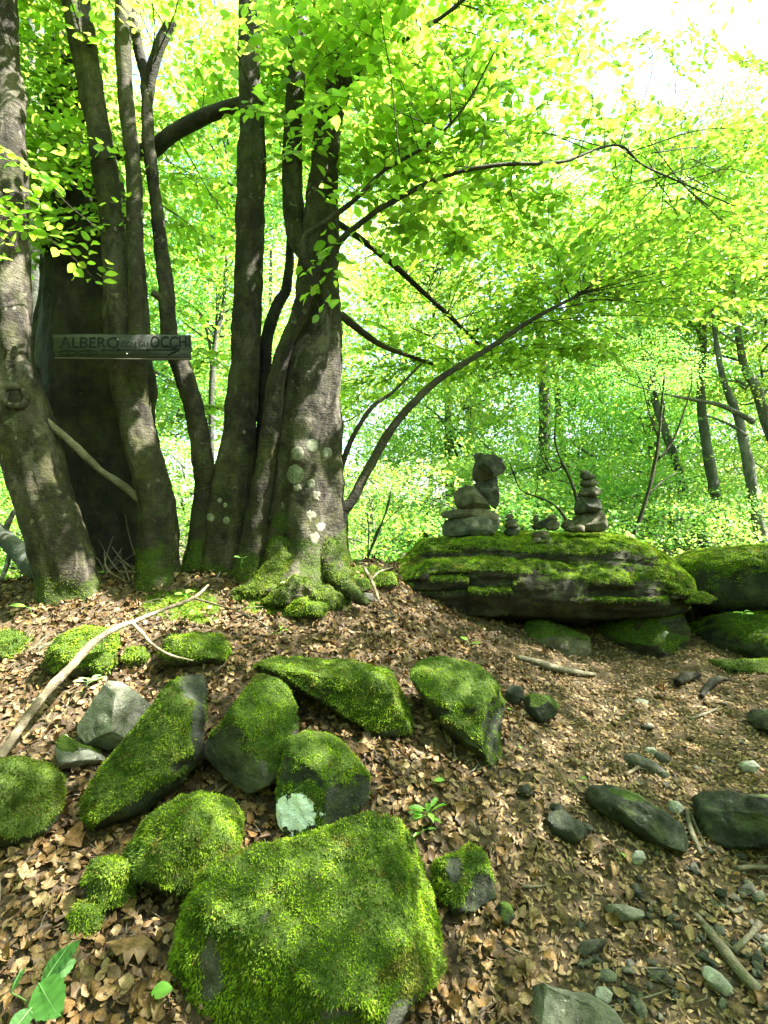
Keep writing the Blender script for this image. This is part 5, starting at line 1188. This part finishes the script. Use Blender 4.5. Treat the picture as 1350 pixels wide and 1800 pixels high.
# trees one can tell apart
def far_tree(path, label, crowns, name='background_tree', limbs=(), mat='bark_far', seed=0, group=None):
    b = P(*path[0][:3]); t = thing(name, b, label=label, cat_='tree', group=group)
    V, T = pix_tube(path, 0.08, 12, 0.1, seed, fine=0.01); obj('trunk', V, T, M[mat], t, {'moss': np.zeros(len(V))})
    for k, lp in enumerate(limbs):
        V, T = pix_tube(lp, 0.08, 7, 0.1, seed + 3 + k); obj('limb', V, T, M[mat], t, {'moss': np.zeros(len(V))})
    r = np.random.default_rng(seed + 50)
    for (px, py, d, k, s) in crowns: crown_copy(t, k, P(px, py, d), (s, s, s * r.uniform(.7, 1)), r.uniform(0, 6.28), ORG[t.name])
    return t
far_tree([(1255, 1010, 9.5, 23.4), (1240, 960, 9.5, 20.28), (1218, 900, 9.5, 19.5), (1200, 860, 9.5, 17.16), (1180, 790, 9.5, 14.04), (1150, 700, 9.5, 11.7), (1120, 560, 9.5, 7.8), (1100, 400, 9.5, 4.68)], 'leftmost grey background trunk leaning left behind the right cairn', [(1120, 520, 9.6, 0, 0.9)], seed=11)
far_tree([(1300, 1010, 9.0, 23.4), (1283, 960, 9, 20.28), (1265, 900, 9, 19.5), (1250, 830, 9, 17.94), (1240, 770, 9, 16.38), (1232, 700, 9, 14.04), (1236, 600, 9, 10.92), (1230, 450, 9, 7.02), (1222, 250, 9, 3.9)], 'middle grey background trunk above the moss topped rock', [(1240, 470, 9.2, 1, 0.95), (1210, 300, 9.2, 0, 0.7)], seed=12)
far_tree([(1355, 1010, 8.2, 26.52), (1340, 950, 8.2, 21.84), (1328, 890, 8.2, 20.28), (1318, 830, 8.2, 18.72), (1308, 780, 8.2, 16.38), (1296, 730, 8.2, 14.04), (1280, 690, 8.2, 11.7), (1265, 640, 8.2, 9.36), (1250, 520, 8.2, 6.24), (1240, 350, 8.2, 3.12)], 'rightmost grey background trunk with a dark bare bough reaching left', [(1310, 480, 8.6, 2, 0.7), (1360, 330, 8.6, 1, 0.8)], seed=13,
         limbs=[[(1325, 742, 8.0, 10.92), (1300, 728, 8.0, 9.36), (1265, 712, 8.0, 7.8), (1215, 702, 8.0, 5.46), (1150, 690, 8.0, 3.12)], [(1312, 765, 8.1, 6.24), (1280, 745, 8.0, 4.68), (1240, 730, 8.0, 3.12)]])
far_tree([(1420, 1010, 8.6, 28.08), (1380, 840, 8.6, 21.84), (1346, 735, 8.6, 18.72), (1328, 680, 8.6, 15.6), (1305, 630, 8.6, 12.48), (1290, 500, 8.6, 7.8), (1290, 300, 8.6, 4.68)], 'trunk crossing the right picture edge high among leaves', [(1340, 560, 9, 0, 0.8), (1400, 420, 9, 2, 0.7)], seed=14)
far_tree([(66, 1010, 6.0, 35.88), (66, 900, 6.0, 32.76), (66, 700, 6.0, 31.2), (64, 550, 6, 29.64), (62, 400, 6, 26.52), (60, 200, 6.1, 21.84), (55, -100, 6.2, 15.6)], 'pale bluish trunk glimpsed between the leaning and the massive dark trunk', [(60, 260, 6.3, 0, 0.6)], seed=15, name='beech_tree')
far_tree([(368, 985, 5.4, 12.48), (372, 850, 5.4, 10.92), (372, 700, 5.4, 10.14), (378, 600, 5.4, 9.36), (392, 540, 5.4, 7.8), (398, 450, 5.4, 4.68)], 'thin young tree seen between crooked stem and middle trunk', [(380, 520, 5.8, 3, 0.5)], seed=16, name='sapling', limbs=[[(372, 640, 5.4, 6.24), (366, 590, 5.4, 4.68), (350, 550, 5.4, 3.12)]])
far_tree([(1108, 960, 6.2, 9.36), (1118, 930, 6.2, 8.58), (1135, 880, 6.2, 7.02), (1150, 820, 6.2, 6.24), (1158, 770, 6.2, 5.46), (1162, 720, 6.2, 3.9), (1168, 660, 6.2, 2.34)], 'bare twiggy sapling with pale bark right of the slender cairn', [(1150, 640, 6.6, 3, 0.45)], seed=17, name='sapling', mat='bark_light',
         limbs=[[(1152, 812, 6.2, 4.68), (1180, 780, 6.2, 3.9), (1200, 730, 6.2, 3.12), (1215, 680, 6.2, 2.34), (1216, 640, 6.2, 1.56)], [(1158, 770, 6.2, 3.12), (1142, 730, 6.2, 2.34), (1130, 680, 6.2, 1.56), (1110, 640, 6.2, 1.17)], [(1160, 745, 6.2, 3.12), (1168, 720, 6.2, 2.34), (1158, 670, 6.2, 1.56)], [(1138, 872, 6.2, 3.12), (1160, 850, 6.3, 2.34), (1190, 830, 6.4, 1.56)]])
far_tree([(1020, 900, 5.9, 6.24), (1008, 858, 5.9, 5.46), (996, 830, 5.9, 4.68), (984, 805, 5.9, 3.9), (975, 770, 5.9, 3.12), (978, 730, 5.9, 1.56)], 'thin bare sapling forking just left of the slender cairn', [], seed=18, name='sapling', mat='twig', limbs=[[(990, 818, 5.9, 3.12), (970, 830, 5.9, 2.34), (955, 810, 5.9, 1.56), (950, 795, 5.9, 1.17)], [(972, 830, 5.9, 1.95), (958, 800, 5.9, 1.56), (952, 780, 5.9, 1.17)]])
far_tree([(1000, 925, 5.6, 5.46), (985, 898, 5.6, 4.68), (965, 882, 5.6, 3.9), (940, 872, 5.6, 3.9), (915, 862, 5.6, 3.12), (902, 830, 5.6, 2.34), (890, 800, 5.6, 1.56)], 'thin bare twig arching left between the two cairns', [], seed=19, name='sapling', mat='twig', limbs=[[(940, 872, 5.6, 2.34), (946, 850, 5.6, 1.56), (944, 830, 5.6, 0.94)]])
far_tree([(640, 1005, 5.0, 4.68), (652, 965, 5.0, 4.68), (668, 925, 5.0, 3.9), (680, 895, 5.0, 3.12), (690, 850, 5.0, 1.56)], 'small bare sapling behind the crest between trunk and slab', [], seed=20, name='sapling', mat='bark_far', limbs=[[(666, 930, 5, 2.34), (690, 905, 5, 1.56), (705, 890, 5, 1.17)], [(645, 1000, 5, 3.12), (648, 940, 5, 2.34), (646, 900, 5, 1.56)]])

# unreadable mass of trees and undergrowth further back
wood = thing('woodland', (0, 14, -0.5), kind='stuff', label='sunlit green wood filling the background', cat_='woodland')
rw = np.random.default_rng(777)
def fill(n, d0, d1, py0, py1, px0, px1, ks, s0, s1, test=None):
    c = 0
    while c < n:
        d = d0 + (d1 - d0) * rw.random() ** 1.3; px, py = rw.uniform(px0, px1), rw.uniform(py0, py1)
        if test and not test(px, py, d): continue
        p_ = P(px, py, d); k = int(rw.choice(ks)); s = rw.uniform(s0, s1)
        crown_copy(wood, k, p_, (s, s, s * rw.uniform(.75, 1.1)), rw.uniform(0, 6.28), ORG[wood.name]); c += 1
# undergrowth close behind the crest, shrubs, then the tall wood
fill(22, 7.0, 11, 830, 1010, -250, 1600, [3, 1], 0.55, 1.0)
fill(36, 9, 18, 600, 960, -350, 1700, [0, 1, 3], 0.8, 1.3)
fill(18, 12, 22, 350, 760, -300, 1650, [0, 1, 2], 0.8, 1.3, lambda a, b, d: not (560 < a < 860 and 380 < b < 600 and rw.random() < .7))
fill(10, 12, 20, 60, 420, -300, 520, [0, 2], 0.8, 1.2)
fill(12, 9, 15, 60, 480, 380, 950, [0, 1], 0.7, 1.1)
fill(16, 24, 40, 500, 960, -350, 1700, [2], 1.6, 2.4)
fill(4, 10, 16, 260, 470, 950, 1600, [0, 1], 0.6, 0.9)
# the wood carried on unseen around the photographer, crowns added to darken near faces
for k in range(80):
    a = rw.uniform(0, 2 * math.pi); R_ = rw.uniform(5.0, 9.5); x, y = R_ * math.sin(a), R_ * math.cos(a)
    if y > 0 and abs(x) < 0.75 * y + 3.2: continue
    if x > 1.5 and y < 2.5 and rw.random() < 0.5: continue
    kk = int(rw.choice([0, 1, 2])); s = rw.uniform(.9, 1.3)
    crown_copy(wood, kk, (x, y, rw.uniform(0.8, 6.5)), (s, s, s), rw.uniform(0, 6.28), ORG[wood.name])
fill(5, 12, 17, 640, 800, 960, 1160, [0, 1], 0.9, 1.2)
# trunks of the wood
tw = []
for k in range(26):
    d = rw.uniform(10, 26); px = rw.uniform(-100, 1500); b = P(px, 900, d); b[2] = gz(b[0], b[1])[0]
    lean = rw.normal() * 0.6; top = b + np.array([lean, 0, rw.uniform(5, 8)])
    tw.append(tube(np.array([b, (b + top) / 2 + rw.normal(size=3) * 0.15, top]), np.array([.13, .10, .04]) * rw.uniform(.5, 1.2), 0.4, 8, 0.08, k))
V, T = cat(tw); obj('trunks', V, T, M['bark_far'], wood, {'moss': np.zeros(len(V))}, kind='stuff')

# ------------------------------------------------------------------ green seedlings on the floor
PL = {}
def plant_leaf(kind):
    if kind in PL: return PL[kind]
    if kind == 'broad':
        n = 15; xs_ = np.linspace(0, 1, n); half = 0.36 * np.sin(np.pi * xs_ ** 0.85) ** 0.8
        rows = []
        for j, f in enumerate((-1, -.5, 0, .5, 1)):
            rows.append(np.stack([xs_, f * half * (1 + (0.06 * ((np.arange(n) % 2) * 2 - 1) if abs(f) == 1 else 0)), 0.10 * abs(f) * half + 0.035 * ((np.arange(n) % 2) * 2 - 1) * (abs(f) == .5) - 0.18 * xs_ ** 2], -1))
        V = np.concatenate(rows); i = (np.arange(4)[:, None] * n + np.arange(n - 1)).ravel()
        T = np.concatenate([np.stack([i, i + 1, i + n + 1], -1), np.stack([i, i + n + 1, i + n], -1)])
    elif kind == 'lance': V, T = ovate(0.05, -0.15, 0.17)
    else: V, T = ovate(0.06, -0.10, 0.33)
    PL[kind] = (V, T); return PL[kind]
def plant(px, py, leaves, label, kind='oval', size=0.05, h=0.05, seed=0, col=(0.10, 0.22, 0.03), stemr=0.0014, name='seedling', d=None, spread=1.0, cat_='seedling'):
    r = np.random.default_rng(seed); b = G(px, py) if d is None else P(px, py, d)
    t = thing(name, b, label=label, cat_=cat_)
    a0 = r.uniform(0, 6.28)
    top = b + np.array([r.normal() * 0.01, r.normal() * 0.01, h])
    V, T = tube(np.array([b - [0, 0, .02], (b + top) / 2 + r.normal(size=3) * 0.004, top]), np.full(3, stemr), 0.02, 6, 0); obj('stem', V, T, M['plant'], t, {'col': np.tile(np.array(col) * .8, (len(V), 1))})
    for k in range(leaves):
        a = a0 + k * 2.4 + r.normal() * 0.3; f = (k + 1) / leaves; at = b + (top - b) * (0.45 + 0.55 * f)
        dr = np.array([math.cos(a) * spread, math.sin(a) * spread, 0.35 + r.normal() * 0.25]); st = at + unit(dr) * size * 0.3
        tv, tt = plant_leaf(kind); s = size * r.uniform(.7, 1.15)
        Vl, Tl = place_leaves((tv, tt), np.array([st]), np.array([dr * np.array([1, 1, .5])]), np.array([[r.normal() * .2, r.normal() * .2 - .25, 1]]), np.array([s]))
        V2, T2 = tube(np.array([at, st + unit(dr) * s * 0.05]), np.full(2, stemr * .7), 0.02, 4, 0)
        c = np.array(col) * r.uniform(.8, 1.2)
        Va, Ta = cat([(Vl, Tl), (V2, T2)])
        obj('leaf', Va, Ta, M['plant'], t, {'col': np.tile(c, (len(Va), 1))})
    return t
plant(750, 1452, 9, 'bright green seedling with narrow leaves right above the largest boulder', 'lance', 0.062, 0.055, 1)
plant(745, 1470, 3, 'small drooping sprig just below the narrow leaved seedling', 'lance', 0.045, 0.02, 2)
plant(768, 1385, 1, 'single round green leaf on litter above the narrow leaved seedling', 'oval', 0.045, 0.02, 3)
plant(825, 1142, 2, 'two leaved green sprout on litter below the great slab', 'oval', 0.06, 0.045, 4)
plant(915, 1322, 1, 'single green leaf right of the tapering mossy wedge', 'oval', 0.04, 0.025, 5)
plant(893, 1252, 1, 'single pale green leaf beside the dark mossy stone', 'oval', 0.035, 0.02, 6, (0.2, 0.28, 0.06))
plant(1305, 1086, 5, 'green sprout growing on the mossy ledge at the right edge', 'lance', 0.075, 0.04, 7, d=4.05)
plant(1092, 1512, 2, 'tiny green sprig next to the pale roundish stone', 'lance', 0.04, 0.03, 8)
plant(1016, 1370, 1, 'single small green leaf left of the diagonal dark boulder', 'oval', 0.03, 0.015, 9)
plant(262, 1762, 1, 'single toothed green leaf lying near the bottom left', 'broad', 0.062, 0.02, 10, (0.07, 0.18, 0.02))
plant(150, 1215, 5, 'seedling with pale grey green leaves behind the grey block', 'oval', 0.065, 0.06, 11, (0.16, 0.26, 0.11))
plant(50, 1085, 2, 'broad green leaves at the foot of the leaning trunk', 'oval', 0.10, 0.05, 12)
plant(165, 1020, 2, 'small green leaf pair on the dark soil between trunks', 'oval', 0.08, 0.05, 13)
plant(330, 1060, 4, 'green sprout at the upper fork of the pale fallen branch', 'oval', 0.06, 0.06, 14)
plant(345, 1090, 6, 'leafy sprig growing below the fork of the pale branch', 'lance', 0.06, 0.05, 15)
plant(490, 1120, 3, 'small sprig at the tip of the pale branch twig', 'lance', 0.045, 0.03, 16)
plant(425, 1000, 3, 'pale green sprout at the foot of the middle trunk', 'oval', 0.05, 0.07, 17, (0.16, 0.28, 0.08), d=3.55)
plant(512, 1040, 6, 'pale sunlit sprig at the mossy foot of the lichened trunk', 'lance', 0.05, 0.06, 18, (0.18, 0.3, 0.1), d=3.42)
plant(612, 1062, 1, 'single round green leaf on litter by the trunk foot', 'oval', 0.06, 0.03, 19)
plant(65, 1150, 3, 'small grey green sprig on the sunlit left slope', 'lance', 0.05, 0.04, 20, (0.14, 0.22, 0.1))
# the broad-leaved plant in the corner
bl = thing('broad_leaved_plant', G(55, 1790), label='plant with large pleated green leaves at the bottom left corner', cat_='plant')
for k, (x0, y0, x1, y1, dd0, dd1, nrm_, w) in enumerate([(72, 1735, 132, 1648, 1.32, 1.38, (-.5, -.6, .6), .85), (80, 1722, 136, 1682, 1.36, 1.42, (.3, -.5, .8), .8), (68, 1728, 100, 1782, 1.30, 1.24, (.1, -.75, .6), 1.15), (55, 1772, 10, 1830, 1.25, 1.2, (0, -.7, .6), 1.0), (20, 1745, 40, 1700, 1.3, 1.33, (-.5, -.6, .5), .7)]):
    a, b_ = P(x0, y0, dd0), P(x1, y1, dd1); L = np.linalg.norm(b_ - a)
    Vl, Tl = place_leaves(plant_leaf('broad'), np.array([a]), np.array([b_ - a]), np.array([nrm_], float), np.array([L]), wid=np.array([w]))
    lf = obj('leaf', Vl, Tl, M['plant'], bl, {'col': np.tile(np.array((0.035, 0.10, 0.02)) * (1 + 0.35 * (k % 3)), (len(Vl), 1)) * (0.75 + 0.5 * np.random.default_rng(k).random((len(Vl), 1)))})
    V, T = tube(np.array([a, a + (b_ - a) * .5 + unit(np.array(nrm_)) * 0.002, b_ - (b_ - a) * .05]) + unit(np.array(nrm_)) * 0.001, np.array([.0018, .0012, .0005]), 0.01, 5, 0); obj('midrib', V, T, M['plant'], lf, {'col': np.tile((0.12, 0.22, 0.08), (len(V), 1))})
    g = G(45 + 8 * k, 1800); V, T = tube(np.array([g, (g + a) / 2 + [0, 0, .01], a]), np.full(3, 0.0018), 0.02, 6, 0); obj('stem', V, T, M['plant'], bl, {'col': np.tile((0.1, 0.16, 0.05), (len(V), 1))})
